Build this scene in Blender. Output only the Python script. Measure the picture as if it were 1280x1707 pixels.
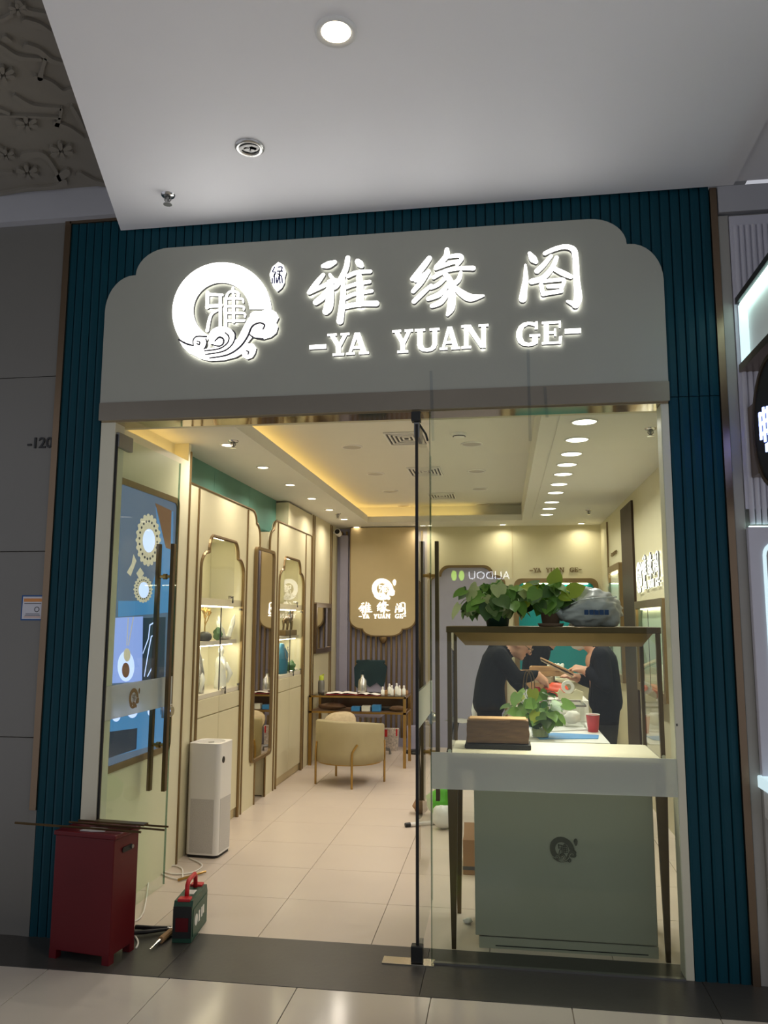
import bpy, bmesh, math, random
from mathutils import Vector, Matrix, noise as mnoise
random.seed(7)
SC = bpy.context.scene
COL = SC.collection
PI = math.pi
for o in list(bpy.data.objects): bpy.data.objects.remove(o)

# ------------------------------------------------------------------ camera
FPX, YAW, PIT, ROL = 1323.24, 0.14857775, 0.13548455, 0.00400828
CAM = Vector((0, -3.7274, 1.5))
_fw = Vector((-math.sin(YAW)*math.cos(PIT), math.cos(YAW)*math.cos(PIT), math.sin(PIT)))
_r0 = Vector((math.cos(YAW), math.sin(YAW), 0)); _u0 = _r0.cross(_fw)
_rt = math.cos(ROL)*_r0 + math.sin(ROL)*_u0; _up = -math.sin(ROL)*_r0 + math.cos(ROL)*_u0
cd = bpy.data.cameras.new('camera'); cam = bpy.data.objects.new('camera', cd); COL.objects.link(cam)
cam.matrix_world = Matrix(((_rt.x, _up.x, -_fw.x, CAM.x), (_rt.y, _up.y, -_fw.y, CAM.y), (_rt.z, _up.z, -_fw.z, CAM.z), (0, 0, 0, 1)))
cd.sensor_fit = 'VERTICAL'; cd.sensor_height = 36; cd.lens = FPX*36/1707; cd.clip_start = .05
SC.camera = cam
def ray(px, py): return _fw*FPX + _rt*(px-640) - _up*(py-853.5)
def G(px, py, y=0.0):                # pixel -> point on the plane y = const
    g = ray(px, py); return CAM + g*((y-CAM.y)/g.y)
def FL(px, py, z=0.0):
    g = ray(px, py); return CAM + g*((z-CAM.z)/g.z)
def SX(px, py, x):
    g = ray(px, py); return CAM + g*((x-CAM.x)/g.x)

# ------------------------------------------------------------------ world + exposure
W = bpy.data.worlds.new('world'); SC.world = W; W.use_nodes = True
W.node_tree.nodes['Background'].inputs[0].default_value = (.89, .91, 1.0, 1)
W.node_tree.nodes['Background'].inputs[1].default_value = .38
VS = SC.view_settings; VS.view_transform = 'Standard'; VS.look = 'None'; VS.gamma = 1; VS.exposure = 0.45
VS.use_curve_mapping = False
SC.cycles.transparent_max_bounces = 40

# ------------------------------------------------------------------ materials
def srgb(c):
    if isinstance(c, str):
        c = [int(c[i:i+2], 16)/255 for i in (0, 2, 4)]
    return tuple(((v/12.92) if v <= .04045 else ((v+.055)/1.055)**2.4) for v in c)
MATS = {}
def mat(name, col, rough=.5, metal=0., emit=0., ecol=None, noise=.06, nscale=8., bump=0., bscale=40., spec=.5, trans=0., coat=0., stretch=None):
    m = bpy.data.materials.new(name); m.use_nodes = True; nt = m.node_tree; p = nt.nodes['Principled BSDF']
    c = srgb(col)
    p.inputs['Base Color'].default_value = (*c, 1); p.inputs['Roughness'].default_value = rough; p.inputs['Metallic'].default_value = metal
    p.inputs['Specular IOR Level'].default_value = spec; p.inputs['Transmission Weight'].default_value = trans; p.inputs['Coat Weight'].default_value = coat
    tc = nt.nodes.new('ShaderNodeTexCoord'); mp = nt.nodes.new('ShaderNodeMapping'); nt.links.new(tc.outputs['Object'], mp.inputs[0])
    if stretch: mp.inputs['Scale'].default_value = stretch
    if noise:
        n = nt.nodes.new('ShaderNodeTexNoise'); n.inputs['Scale'].default_value = nscale; n.inputs['Detail'].default_value = 4
        nt.links.new(mp.outputs[0], n.inputs['Vector'])
        mx = nt.nodes.new('ShaderNodeMix'); mx.data_type = 'RGBA'
        mx.inputs[6].default_value = (*[v*(1-noise*1.6) for v in c], 1); mx.inputs[7].default_value = (*[min(1, v*(1+noise*1.6)) for v in c], 1)
        nt.links.new(n.outputs['Fac'], mx.inputs[0]); nt.links.new(mx.outputs[2], p.inputs['Base Color'])
    if bump:
        n2 = nt.nodes.new('ShaderNodeTexNoise'); n2.inputs['Scale'].default_value = bscale; n2.inputs['Detail'].default_value = 3
        nt.links.new(mp.outputs[0], n2.inputs['Vector'])
        b = nt.nodes.new('ShaderNodeBump'); b.inputs['Strength'].default_value = bump; b.inputs['Distance'].default_value = .01
        nt.links.new(n2.outputs['Fac'], b.inputs['Height']); nt.links.new(b.outputs[0], p.inputs['Normal'])
    if emit:
        p.inputs['Emission Color'].default_value = (*srgb(ecol or col), 1); p.inputs['Emission Strength'].default_value = emit
    MATS[name] = m; return m
def glassmat(name, tint, ior=1.45, rough=0.0):
    m = bpy.data.materials.new(name); m.use_nodes = True; nt = m.node_tree; nt.nodes.remove(nt.nodes['Principled BSDF'])
    out = nt.nodes['Material Output']; t = nt.nodes.new('ShaderNodeBsdfTransparent'); g = nt.nodes.new('ShaderNodeBsdfGlossy'); f = nt.nodes.new('ShaderNodeFresnel'); mx = nt.nodes.new('ShaderNodeMixShader')
    t.inputs[0].default_value = (*tint, 1); g.inputs['Roughness'].default_value = rough; f.inputs[0].default_value = ior
    ge = nt.nodes.new('ShaderNodeNewGeometry'); sb = nt.nodes.new('ShaderNodeMath'); sb.operation = 'SUBTRACT'; sb.inputs[0].default_value = 1; mu = nt.nodes.new('ShaderNodeMath'); mu.operation = 'MULTIPLY'
    nt.links.new(ge.outputs['Backfacing'], sb.inputs[1]); nt.links.new(f.outputs[0], mu.inputs[0]); nt.links.new(sb.outputs[0], mu.inputs[1])   # only the outer face reflects, the inner one would reflect totally
    nt.links.new(mu.outputs[0], mx.inputs[0]); nt.links.new(t.outputs[0], mx.inputs[1]); nt.links.new(g.outputs[0], mx.inputs[2]); nt.links.new(mx.outputs[0], out.inputs[0])
    MATS[name] = m; return m
def frostmat(name, col, fac):
    m = bpy.data.materials.new(name); m.use_nodes = True; nt = m.node_tree; p = nt.nodes['Principled BSDF']
    p.inputs['Base Color'].default_value = (*col, 1); p.inputs['Roughness'].default_value = .55; p.inputs['Transmission Weight'].default_value = fac; p.inputs['IOR'].default_value = 1.15
    MATS[name] = m; return m

mat('slab', 'f0eff1', .6, noise=.015, nscale=2)
mat('teal', '053d4a', .5, spec=.2, noise=.10, nscale=14, stretch=(6, 6, .4))
mat('signpanel', 'a6a79c', .45, noise=.015)
mat('lintel', '8d867a', .33, .85, noise=.03)
mat('mirrormetal', 'b8a888', .08, 1., noise=.02)
mat('bronze', '7d6b58', .3, .9, noise=.12, nscale=3, stretch=(1, 1, .6))
mat('brass', 'b08f52', .28, .95, noise=.08)
mat('goldbrown', '8a7452', .38, .7, noise=.08)
mat('darkbronze', '66543a', .35, .8, noise=.08)
mat('jamb', 'd6d2bc', .35, noise=.03)
mat('mallwall', '72706b', .35, noise=.03, nscale=3)
mat('relief', '7f796e', .55, noise=.05)
mat('soffit', 'aeaeb3', .6, noise=.03)
mat('white', 'e9e8e4', .5, noise=.01)
mat('ceilwhite', 'e0dfd6', .7, noise=.012)
mat('cream', 'd8d1b0', .42, noise=.025, nscale=5)
mat('creamdark', 'c9b88e', .45, noise=.03)
mat('ivory', 'e4dfc2', .4, noise=.015)
mat('greenpaper', '5f8f80', .6, noise=.22, nscale=2.2)
mat('lavender', 'a3a1b6', .5, noise=.05)
mat('tealback', '0f8a90', .35, noise=.12, nscale=3)
mat('brownwood', '3a2b20', .5, spec=.25, noise=.12, nscale=10, stretch=(4, 4, .5))
mat('floorin', 'd2c4b6', .3, noise=.03, nscale=3, bump=.02)
mat('floorout', 'c6c0b6', .14, noise=.05, nscale=2.5)
mat('grout', '8c8074', .8, noise=.1)
mat('threshold', '403f3c', .38, noise=.14, nscale=6, bump=.05)
mat('blackrubber', '0c0c0d', .5, noise=0)
mat('chrome', 'd6d6d6', .12, 1., noise=0)
mat('greymetal', '8a8a88', .35, .8, noise=.05)
mat('returns', '77767a', .5, noise=.02)
mat('lightface', 'ffffff', .4, emit=2.7, ecol='fffdf8', noise=0)
mat('lightsmall', 'ffffff', .4, emit=1.5, ecol='fffaf0', noise=0)
mat('halo', 'ffffff', .4, emit=1.9, ecol='fffdf8', noise=0)
mat('lampwarm', 'fff2dc', .4, emit=7., ecol='ffe9c8', noise=0)
mat('lampwhite', 'ffffff', .4, emit=4., ecol='fff6e4', noise=0)
mat('lampsoft', 'fff2dc', .4, emit=1.3, ecol='ffe2b4', noise=0)
mat('screenpale', '0d0d10', .3, emit=.75, ecol='8fa6ea', noise=0)
mat('lampoff', 'b9b4aa', .4, noise=0)
mat('cove', 'ffd98a', .4, emit=2.4, ecol='ffd680', noise=0)
mat('coolstrip', 'e8fff8', .4, emit=3.2, ecol='d8fff6', noise=0)
mat('coolsoft', 'e8fff8', .4, emit=.5, ecol='d8f4ff', noise=0)
mat('casestrip', 'fff6d8', .4, emit=11., ecol='fff2cf', noise=0)
mat('mirror', 'e8e6de', .02, 1., noise=0)
mat('red', '5c0e16', .4, spec=.3, noise=.12, nscale=4)
mat('redbright', 'c8262b', .4, noise=.05)
mat('greenplastic', '1f4a38', .42, noise=.1)
mat('darkplastic', '1b1d1d', .45, noise=.05)
mat('creamchair', 'a89c78', .55, noise=.04, bump=.05, bscale=120)
mat('cushion', 'b9a888', .75, noise=.18, nscale=30, bump=.2)
mat('purifier', 'e8e6e2', .4, noise=.01)
mat('perfor', 'c9c6c2', .55, noise=.25, nscale=260, bump=.3, bscale=260)
mat('silver', 'c4c3c0', .25, .9, noise=.15, nscale=30)
mat('jadewhite', 'eef2ea', .3, noise=.04)
mat('jadegreen', '4f7a4a', .35, noise=.2, nscale=20)
mat('darkstone', '27302c', .5, noise=.25, nscale=20)
mat('goldwire', 'b79a55', .35, .8, noise=.05)
mat('bluevelvet', '2f7391', .6, noise=.1)
mat('woodblock', '6a4e36', .6, noise=.25, nscale=12, stretch=(1, 6, 6), bump=.3, bscale=20)
mat('woodlight', 'b48d60', .6, noise=.18, nscale=10, stretch=(1, 6, 6))
mat('leaf', '6f9a3e', .42, noise=.22, nscale=12)
mat('leafpale', 'c0c88a', .42, noise=.22, nscale=12)
mat('leafdark', '4a6a30', .42, noise=.22, nscale=12)
mat('leafyellow', 'b3c23c', .42, noise=.15, nscale=12)
mat('terracotta', '9a7a66', .7, noise=.1)
mat('soil', '2b231c', .9, noise=.2)
mat('plasticbag', 'd0d0d2', .35, noise=.08, nscale=6, bump=.3, bscale=12)
mat('plasticwhite', 'e2e2e0', .35, noise=.05, bump=.4, bscale=14)
mat('plasticgreen', '5fbf2f', .35, noise=.1, bump=.3, bscale=14)
mat('blueprint', '25477c', .5, noise=.05)
mat('carton', '9a7656', .7, noise=.08)
mat('paper', 'e8e4dc', .7, noise=.03)
mat('paperblue', '3a8ed0', .5, noise=.08)
mat('orangebag', 'e0532a', .45, noise=.1, bump=.3, bscale=14)
mat('pinkcup', 'cc3b44', .45, noise=.04)
mat('blackcloth', '090a0d', .9, spec=.15, noise=.06, nscale=25, bump=.12, bscale=12)
mat('navycloth', '0f1018', .9, spec=.15, noise=.06, nscale=25, bump=.12, bscale=12)
mat('trousers', '22232a', .85, noise=.15)
mat('skin', 'd29f82', .5, noise=.06, nscale=20)
mat('hairblack', '17120f', .5, noise=.2, nscale=60, stretch=(1, 1, 5))
mat('maskwhite', 'cdd8da', .7, noise=.03)
mat('fabricbag', 'c9b9ad', .8, noise=.5, nscale=60)
mat('greendeep', '2d4a3a', .4, noise=.15)
mat('screenbg', '0d0d10', .3, emit=.55, ecol='5a6f8a', noise=0)
mat('screenblue', '0d0d10', .3, emit=.8, ecol='3f78a8', noise=0)
mat('screendark', '0d0d10', .3, emit=.35, ecol='2b3f58', noise=0)
mat('screenlight', '0d0d10', .3, emit=1.1, ecol='b8c8ff', noise=0)
mat('screensilver', '8a8880', .3, emit=.55, ecol='c9bfa4', noise=.3, nscale=60)
mat('screenorange', '0d0d10', .3, emit=.3, ecol='9a6a4c', noise=0)
mat('signblue', 'aab8ff', .4, emit=2.2, ecol='9fb4ff', noise=0)
mat('oppwhite', 'ffffff', .4, emit=17., ecol='e8f0ff', noise=0)
mat('oppgreen', 'c8ff60', .4, emit=14., ecol='b8f04a', noise=0)
mat('steelplate', 'c8c4b8', .2, 1., noise=.1, nscale=5)
mat('flutewhite', 'c4c3ce', .5, noise=.02)
mat('columngrey', 'a09e98', .5, noise=.03)
mat('notice', 'c9c9d2', .6, noise=.02)
mat('noticeblue', '1f4f8a', .6, noise=.02)
mat('noticeorange', 'd08a4a', .6, noise=.02)
mat('inkgrey', '4a4a50', .6, noise=0)
mat('emblemgrey', '5a5950', .35, .6, noise=.05)
mat('caseback', 'efedd6', .5, noise=.02)
mat('deck', 'd8d2c0', .45, noise=.03)
mat('plinth', 'a2a190', .4, noise=.012)
mat('socket', '2a2a2a', .5, noise=0)
mat('grooveline', '55545c', .6, noise=0)
mat('coatteal', '1d363c', .85, noise=.2)
mat('seallines', '5a5f90', .5, noise=0)
glassmat('glass', (.93, .97, .94)); glassmat('glassedge', (.35, .5, .44), 1.5); glassmat('clearplastic', (.9, .92, .94), 1.3, .1)
glassmat('glassclear', (.985, .99, .985), 1.3); glassmat('glassdoor', (.93, .97, .94), 1.22)
frostmat('frost', (.72, .74, .70), .55)

# ------------------------------------------------------------------ mesh helpers (world metres)
def nb(): return bmesh.new()
def B(x0, x1, y0, y1, z0, z1, bm=None, bev=0.):
    bm = bm or nb()
    vs = [bm.verts.new((x, y, z)) for x in (x0, x1) for y in (y0, y1) for z in (z0, z1)]
    fs = [bm.faces.new([vs[i] for i in q]) for q in ((0, 1, 3, 2), (4, 6, 7, 5), (0, 4, 5, 1), (2, 3, 7, 6), (0, 2, 6, 4), (1, 5, 7, 3))]
    if bev:
        es = list({e for f in fs for e in f.edges})
        bmesh.ops.bevel(bm, geom=es, offset=bev, segments=2, affect='EDGES', profile=.5)
    return bm
def prism(poly, plane, d0, d1, holes=(), bm=None):
    """polygon (a,b) in plane 'xz' / 'yz' / 'xy' pushed from d0 to d1 along the third axis"""
    bm = bm or nb()
    def P(a, b, d): return {'xz': (a, d, b), 'yz': (d, a, b), 'xy': (a, b, d)}[plane]
    loops = [poly] + list(holes)
    if not holes:
        for d in (d0, d1): bm.faces.new([bm.verts.new(P(a, b, d)) for a, b in poly])
    else:
        for d in (d0, d1):
            es = []
            for lp in loops:
                vs = [bm.verts.new(P(a, b, d)) for a, b in lp]
                es += [bm.edges.new((vs[i], vs[(i+1) % len(vs)])) for i in range(len(vs))]
            bmesh.ops.triangle_fill(bm, edges=es, use_beauty=True)
    for lp in loops:
        n = len(lp)
        for i in range(n):
            a, b = lp[i], lp[(i+1) % n]
            bm.faces.new([bm.verts.new(P(*a, d0)), bm.verts.new(P(*b, d0)), bm.verts.new(P(*b, d1)), bm.verts.new(P(*a, d1))])
    bmesh.ops.remove_doubles(bm, verts=bm.verts, dist=1e-6)
    bmesh.ops.recalc_face_normals(bm, faces=bm.faces)
    return bm
def tube(pts, r, bm=None, n=8, closed=False):
    bm = bm or nb(); pts = [Vector(p) for p in pts]; rings = []; N = len(pts)
    ref = None
    for i, p in enumerate(pts):
        if closed: t = pts[(i+1) % N] - pts[i-1]
        else: t = pts[min(i+1, N-1)] - pts[max(i-1, 0)]
        t.normalize()
        if ref is None: ref = t.orthogonal().normalized()
        u = (ref - t*ref.dot(t)).normalized(); ref = u; v = t.cross(u)
        rr = r[i] if isinstance(r, (list, tuple)) else r
        rings.append([bm.verts.new(p + rr*(math.cos(2*PI*k/n)*u + math.sin(2*PI*k/n)*v)) for k in range(n)])
    for i in range(N if closed else N-1):
        a, b = rings[i], rings[(i+1) % N]
        for k in range(n): bm.faces.new([a[k], a[(k+1) % n], b[(k+1) % n], b[k]])
    if not closed:
        bm.faces.new(rings[0][::-1]); bm.faces.new(rings[-1])
    return bm
def lathe(prof, c=(0, 0, 0), bm=None, n=20, axis='z'):
    bm = bm or nb(); c = Vector(c); rings = []
    def P(r, h, a):
        x, y = r*math.cos(a), r*math.sin(a)
        return c + Vector({'z': (x, y, h), 'y': (x, h, y), 'x': (h, x, y)}[axis])
    for r, h in prof:
        if r < 1e-6: rings.append([bm.verts.new(P(0, h, 0))])
        else: rings.append([bm.verts.new(P(r, h, 2*PI*k/n)) for k in range(n)])
    for a, b in zip(rings, rings[1:]):
        for k in range(n):
            q = [a[k % len(a)], a[(k+1) % len(a)], b[(k+1) % len(b)], b[k % len(b)]]
            q = list(dict.fromkeys(q))
            if len(q) > 2: bm.faces.new(q)
    bmesh.ops.recalc_face_normals(bm, faces=bm.faces)
    return bm
def ell(c, r, bm=None, u=12, v=8, rot=None):
    bm = bm or nb(); m = Matrix.Translation(c) @ (rot.to_4x4() if rot else Matrix.Identity(4)) @ Matrix.Diagonal((*r, 1))
    bmesh.ops.create_uvsphere(bm, u_segments=u, v_segments=v, radius=1, matrix=m); return bm
def xf(bm, m): bmesh.ops.transform(bm, matrix=m, verts=bm.verts); return bm
def bend_pts(pts, k=6):
    """Catmull-Rom through tuples of any size"""
    out = []; n = len(pts)
    for i in range(n-1):
        p0, p1, p2, p3 = pts[max(i-1, 0)], pts[i], pts[i+1], pts[min(i+2, n-1)]
        for j in range(k):
            t = j/k
            out.append(tuple(.5*(2*b + (c-a)*t + (2*a-5*b+4*c-d)*t*t + (3*b-a-3*c+d)*t**3) for a, b, c, d in zip(p0, p1, p2, p3)))
    out.append(tuple(pts[-1])); return out
def rrect(x0, x1, y0, y1, r, k=5):
    out = []
    for cx, cy, a in ((x1-r, y1-r, 0), (x0+r, y1-r, 90), (x0+r, y0+r, 180), (x1-r, y0+r, 270)):
        out += [(cx+r*math.cos(math.radians(a+90*i/k)), cy+r*math.sin(math.radians(a+90*i/k))) for i in range(k+1)]
    return out
def scallop(x0, x1, z0, z1, a1, b1, a2, b2, flip=False, k=6, sides=(1, 1)):
    """rectangle whose two top corners step in with two quarter arcs (flip: the bottom corners)"""
    def corner():   # from the side up to the top, left corner, relative to (0, z1)
        p = [(a1-a1*math.cos(t*PI/2/k), -b1-b2+b1*math.sin(t*PI/2/k)) for t in range(k+1)]
        p += [(a1+.08*a1, -b2)]
        p += [(a1*1.08+a2-a2*math.cos(t*PI/2/k), -b2+b2*math.sin(t*PI/2/k)) for t in range(1, k+1)]
        return p
    c = corner()
    L = [(x0+a, z1+b) for a, b in c] if sides[0] else [(x0, z1)]
    R = [(x1-a, z1+b) for a, b in reversed(c)] if sides[1] else [(x1, z1)]
    out = [(x0, z0)] + L + R + [(x1, z0)]
    if flip: out = [(a, z0+z1-b) for a, b in out][::-1]
    return out

# ------------------------------------------------------------------ object helpers
OFF = {}
def bmesh_to(name, bm, ms, smooth=False):
    me = bpy.data.meshes.new(name); bm.to_mesh(me); bm.free()
    for m in (ms if isinstance(ms, (list, tuple)) else [ms]): me.materials.append(MATS[m])
    if smooth:
        for p in me.polygons: p.use_smooth = True
    return me
def tag(o, label=None, cat=None, group=None, kind=None):
    if label: o['label'] = label
    if cat: o['category'] = cat
    if group: o['group'] = group
    if kind: o['kind'] = kind
    return o
def thing(name, label, cat, loc=(0, 0, 0), group=None, kind=None):
    o = bpy.data.objects.new(name, None); COL.objects.link(o); o.location = loc; o.empty_display_size = .05
    OFF[o.name] = Vector(loc); return tag(o, label, cat, group, kind)
def mk(name, bm, m, parent=None, label=None, cat=None, group=None, kind=None, smooth=False):
    if parent is None:
        xs = [v.co for v in bm.verts]
        c = Vector(((min(v.x for v in xs)+max(v.x for v in xs))/2, (min(v.y for v in xs)+max(v.y for v in xs))/2, min(v.z for v in xs)))
    else: c = OFF[parent.name]
    bmesh.ops.translate(bm, vec=-c, verts=bm.verts)
    o = bpy.data.objects.new(name, bmesh_to(name, bm, m, smooth)); COL.objects.link(o)
    if parent is None: o.location = c
    else: o.parent = parent
    OFF[o.name] = c.copy()
    return tag(o, label, cat, group, kind)
def inst(name, me, parent, m4):
    """a piece that shares mesh data; m4 in world space"""
    o = bpy.data.objects.new(name, me); COL.objects.link(o); o.parent = parent
    o.matrix_local = Matrix.Translation(-OFF[parent.name]) @ m4; OFF[o.name] = OFF[parent.name]; return o
def copy_tree(r, loc=None, rotz=None, label=None, parent=None):
    c = r.copy(); COL.objects.link(c)
    if parent: c.parent = parent
    if loc is not None: c.location = loc
    if rotz is not None: c.rotation_euler = (0, 0, rotz)
    if label: c['label'] = label
    for ch in list(r.children): copy_tree(ch, parent=c)
    return c
def text_bm(s, size, ext=.002, bold=0.):
    cu = bpy.data.curves.new('lettering', 'FONT'); cu.body = s; cu.size = size; cu.extrude = ext; cu.align_x = 'CENTER'; cu.align_y = 'CENTER'; cu.offset = bold
    cu.resolution_u = 3
    o = bpy.data.objects.new('lettering', cu); COL.objects.link(o)
    dg = bpy.context.evaluated_depsgraph_get(); me = bpy.data.meshes.new_from_object(o.evaluated_get(dg))
    bpy.data.objects.remove(o); bm = nb(); bm.from_mesh(me); bpy.data.meshes.remove(me); return bm
def face_south(x, y, z): return Matrix.Translation((x, y, z)) @ Matrix.Rotation(PI/2, 4, 'X')          # reads from -y
def face_east(x, y, z): return Matrix.Translation((x, y, z)) @ Matrix.Rotation(PI/2, 4, 'Z') @ Matrix.Rotation(PI/2, 4, 'X')   # reads from +x
def face_west(x, y, z): return Matrix.Translation((x, y, z)) @ Matrix.Rotation(-PI/2, 4, 'Z') @ Matrix.Rotation(PI/2, 4, 'X')  # reads from -x
def lamp(name, loc, power, size=.09, col='ffe6c4', spread=150, parent=None, aim=None):
    l = bpy.data.lights.new(name, 'AREA'); l.shape = 'DISK'; l.size = size; l.energy = power; l.color = srgb(col); l.spread = math.radians(spread)
    o = bpy.data.objects.new(name, l); COL.objects.link(o)
    if parent: o.parent = parent; o.location = Vector(loc) - OFF[parent.name]
    else: o.location = loc
    if aim is not None: o.rotation_euler = Vector(aim).to_track_quat('-Z', 'Y').to_euler()
    return o
# ================================================================== THE SETTING
ORD = ['first', 'second', 'third', 'fourth', 'fifth', 'sixth', 'seventh', 'eighth', 'ninth', 'tenth']
ST = 'structure'
# ---- floors: bed + loose tiles
def tiled(name, label, m, xs, ys, z, gap=.003, bedm='grout', lo=-.2):
    root = mk(name, B(xs[0], xs[-1], ys[0], ys[-1], lo, z-.006), bedm, None, label, 'floor', kind=ST)
    cache = {}
    for x0, x1 in zip(xs, xs[1:]):
        for y0, y1 in zip(ys, ys[1:]):
            k = (round(x1-x0, 3), round(y1-y0, 3))
            if k not in cache:
                w, d = k[0]-gap, k[1]-gap
                cache[k] = bmesh_to('tile', B(-w/2, w/2, -d/2, d/2, -.008, 0, bev=.0012), m)
            inst('tile', cache[k], root, Matrix.Translation(((x0+x1)/2, (y0+y1)/2, z)))
    return root
def cuts(a, b, start, step):
    k0 = math.ceil((a-start)/step); v = [a]
    x = start+k0*step
    while x < b-1e-4:
        if x > a+1e-4: v.append(x)
        x += step
    return v+[b]
tiled('floor', 'beige matt floor tiles inside the jewellery shop', 'floorin', cuts(-2.5, 1.25, -.635, .548), cuts(.165, 6.1, .165, .535), 0)
tiled('floor_concourse', 'grey polished tiles of the mall concourse before the threshold', 'floorout', cuts(-3.6, 2.2, -.312, .5525), cuts(-6, -.315, -.315-.55*11, .55), 0)
tiled('floor_threshold', 'dark grey stone threshold strip across the shop entrance', 'threshold', [-3.6, -2.55, -1.47, -.36, .80, 2.2], [-.315, .165], .001, .002, 'blackrubber')

# ---- concourse ceiling
sl = 0.3194
slab = [(-1.972, -.012), (1.105, -.025), (1.05, -6), (-.06, -6)]
mk('ceiling_soffit', prism(slab, 'xy', 3.54, 3.95), 'slab', None, 'smooth pale grey dropped ceiling slab over the shop front', 'ceiling', kind=ST)
mk('ceiling_soffit_far', prism([(1.105, -.025), (3, -.03), (3, -6), (1.05, -6)], 'xy', 3.556, 3.95), 'slab', None, 'pale ceiling strip over the neighbouring shop beyond the slab joint', 'ceiling', kind=ST)
orn = mk('ceiling_ornament', B(-5, 0, -5, -.05, 3.78, 3.9), 'relief', None, 'grey brown plaster ceiling embossed with scrolling flower vines', 'ceiling', kind=ST)
def ribbon2(pts, k=5):
    """[(a,b,width)] -> outline polygon with round ends"""
    c = bend_pts(pts, k) if len(pts) > 2 else pts
    L, R = [], []
    n = len(c); d0 = dn = None
    for i in range(n):
        a, b = c[max(i-1, 0)], c[min(i+1, n-1)]
        dx, dy = b[0]-a[0], b[1]-a[1]; l = math.hypot(dx, dy) or 1; dx /= l; dy /= l
        if i == 0: d0 = (dx, dy)
        dn = (dx, dy); w = c[i][2]/2
        L.append((c[i][0]-dy*w, c[i][1]+dx*w)); R.append((c[i][0]+dy*w, c[i][1]-dx*w))
    def cap(p, d, w):
        a0 = math.atan2(d[1], d[0])
        return [(p[0]+w*math.cos(a0+PI/2-PI*t/5), p[1]+w*math.sin(a0+PI/2-PI*t/5)) for t in range(1, 5)]
    return L, R, cap(c[-1], dn, c[-1][2]/2), cap(c[0], (-d0[0], -d0[1]), c[0][2]/2)
def ribbon_bm(pts, w0, w1, to3, bm=None, front=0, side=1, k=5, back=0):
    """round-ended stroke of varying width, from depth w0 (back) to w1 (front); to3(a,b,d)->xyz"""
    bm = bm or nb(); L, R, ce, cs = ribbon2(pts, k); n = len(L)
    ring = L + ce + R[::-1] + cs
    for d, fi in ((w1, front), (w0, back)):
        vl = [bm.verts.new(to3(*p, d)) for p in L]; vr = [bm.verts.new(to3(*p, d)) for p in R]
        for i in range(n-1): bm.faces.new([vl[i], vl[i+1], vr[i+1], vr[i]]).material_index = fi
        e = [bm.verts.new(to3(*p, d)) for p in ce]; bm.faces.new([vl[-1]] + e + [vr[-1]]).material_index = fi
        e = [bm.verts.new(to3(*p, d)) for p in cs]; bm.faces.new([vr[0]] + e + [vl[0]]).material_index = fi
    a = [bm.verts.new(to3(*p, w0)) for p in ring]; b = [bm.verts.new(to3(*p, w1)) for p in ring]
    for i in range(len(ring)):
        j = (i+1) % len(ring); bm.faces.new([a[i], a[j], b[j], b[i]]).material_index = side
    return bm
# embossed vines of the upper ceiling, in positions read off the photograph and laid on the ceiling plane
def ceil3(a, b, d):
    p = FL(a/2, b/2, 3.78); return (p.x, p.y, d)
vines = [[(-40, 130, 16), (0, 145, 15), (60, 182, 14), (135, 190, 12)], [(90, 150, 26), (130, 162, 20), (170, 192, 15), (214, 205, 12)], [(120, 250, 14), (170, 270, 15), (208, 300, 16), (240, 295, 18)],
         [(50, 315, 16), (110, 348, 14), (200, 355, 10)], [(0, 378, 6), (100, 381, 7), (200, 386, 6)], [(185, 405, 14), (230, 420, 12), (275, 452, 12)], [(80, 515, 26), (140, 508, 16), (178, 550, 12), (200, 592, 10)],
         [(-40, 650, 8), (20, 637, 10), (100, 622, 10), (180, 617, 12), (212, 602, 26)], [(265, 578, 24), (310, 600, 18), (350, 608, 12)], [(62, 0, 22), (92, 30, 18), (150, 40, 14)], [(85, 65, 24), (130, 76, 18), (168, 98, 10)],
         [(18, 120, 22), (40, 130, 8)], [(150, 190, 14), (140, 230, 12), (135, 250, 20)], [(205, 355, 10), (200, 385, 10), (190, 410, 16)], [(-60, 590, 14), (0, 572, 12), (40, 570, 10)], [(190, 590, 22), (222, 568, 26)],
         [(-50, 50, 20), (0, 60, 14), (40, 40, 12)], [(240, 350, 12), (262, 390, 14), (280, 425, 10)], [(-80, 330, 14), (-20, 350, 12), (30, 370, 10)], [(-90, 460, 14), (-30, 470, 12), (20, 500, 12)]]
for v in vines:
    mk('vine_relief', ribbon_bm(v, 3.765, 3.781, ceil3, side=0), 'relief', orn)
for cx, cy, s in ((12, 240, 34), (90, 405, 32), (205, 495, 34), (92, 568, 32), (60, 20, 26), (20, 510, 26), (250, 90, 24), (-70, 200, 30)):
    for k in range(6):
        a = k*PI/3+.4; dx, dy = math.cos(a)*s, math.sin(a)*s*.62
        mk('petal_relief', ribbon_bm([(cx+dx*.45, cy+dy*.45, s*.34), (cx+dx, cy+dy, s*.5)], 3.763, 3.781, ceil3, side=0), 'relief', orn)
mk('wall_upper', B(-5, 1.2, -.05, .3, 3.615, 3.79), 'soffit', None, 'plain grey soffit band between the embossed ceiling and the shop front', 'wall', kind=ST)

# ---- mall wall on the far side of the bronze strip
wl = mk('wall_concourse', B(-5, -2.29, .02, .3, 0, 3.62), 'grout', None, 'dim grey panelled mall wall carrying the unit number', 'wall', kind=ST)
for x0, x1 in ((-2.292, -3.2), (-3.203, -4.1), (-4.103, -5)):
    for z0, z1 in ((0, .918), (.921, 1.839), (1.842, 2.76), (2.763, 3.615)):
        mk('panel', B(x1, x0, 0, .021, z0, z1, bev=.002), 'mallwall', wl)
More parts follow.
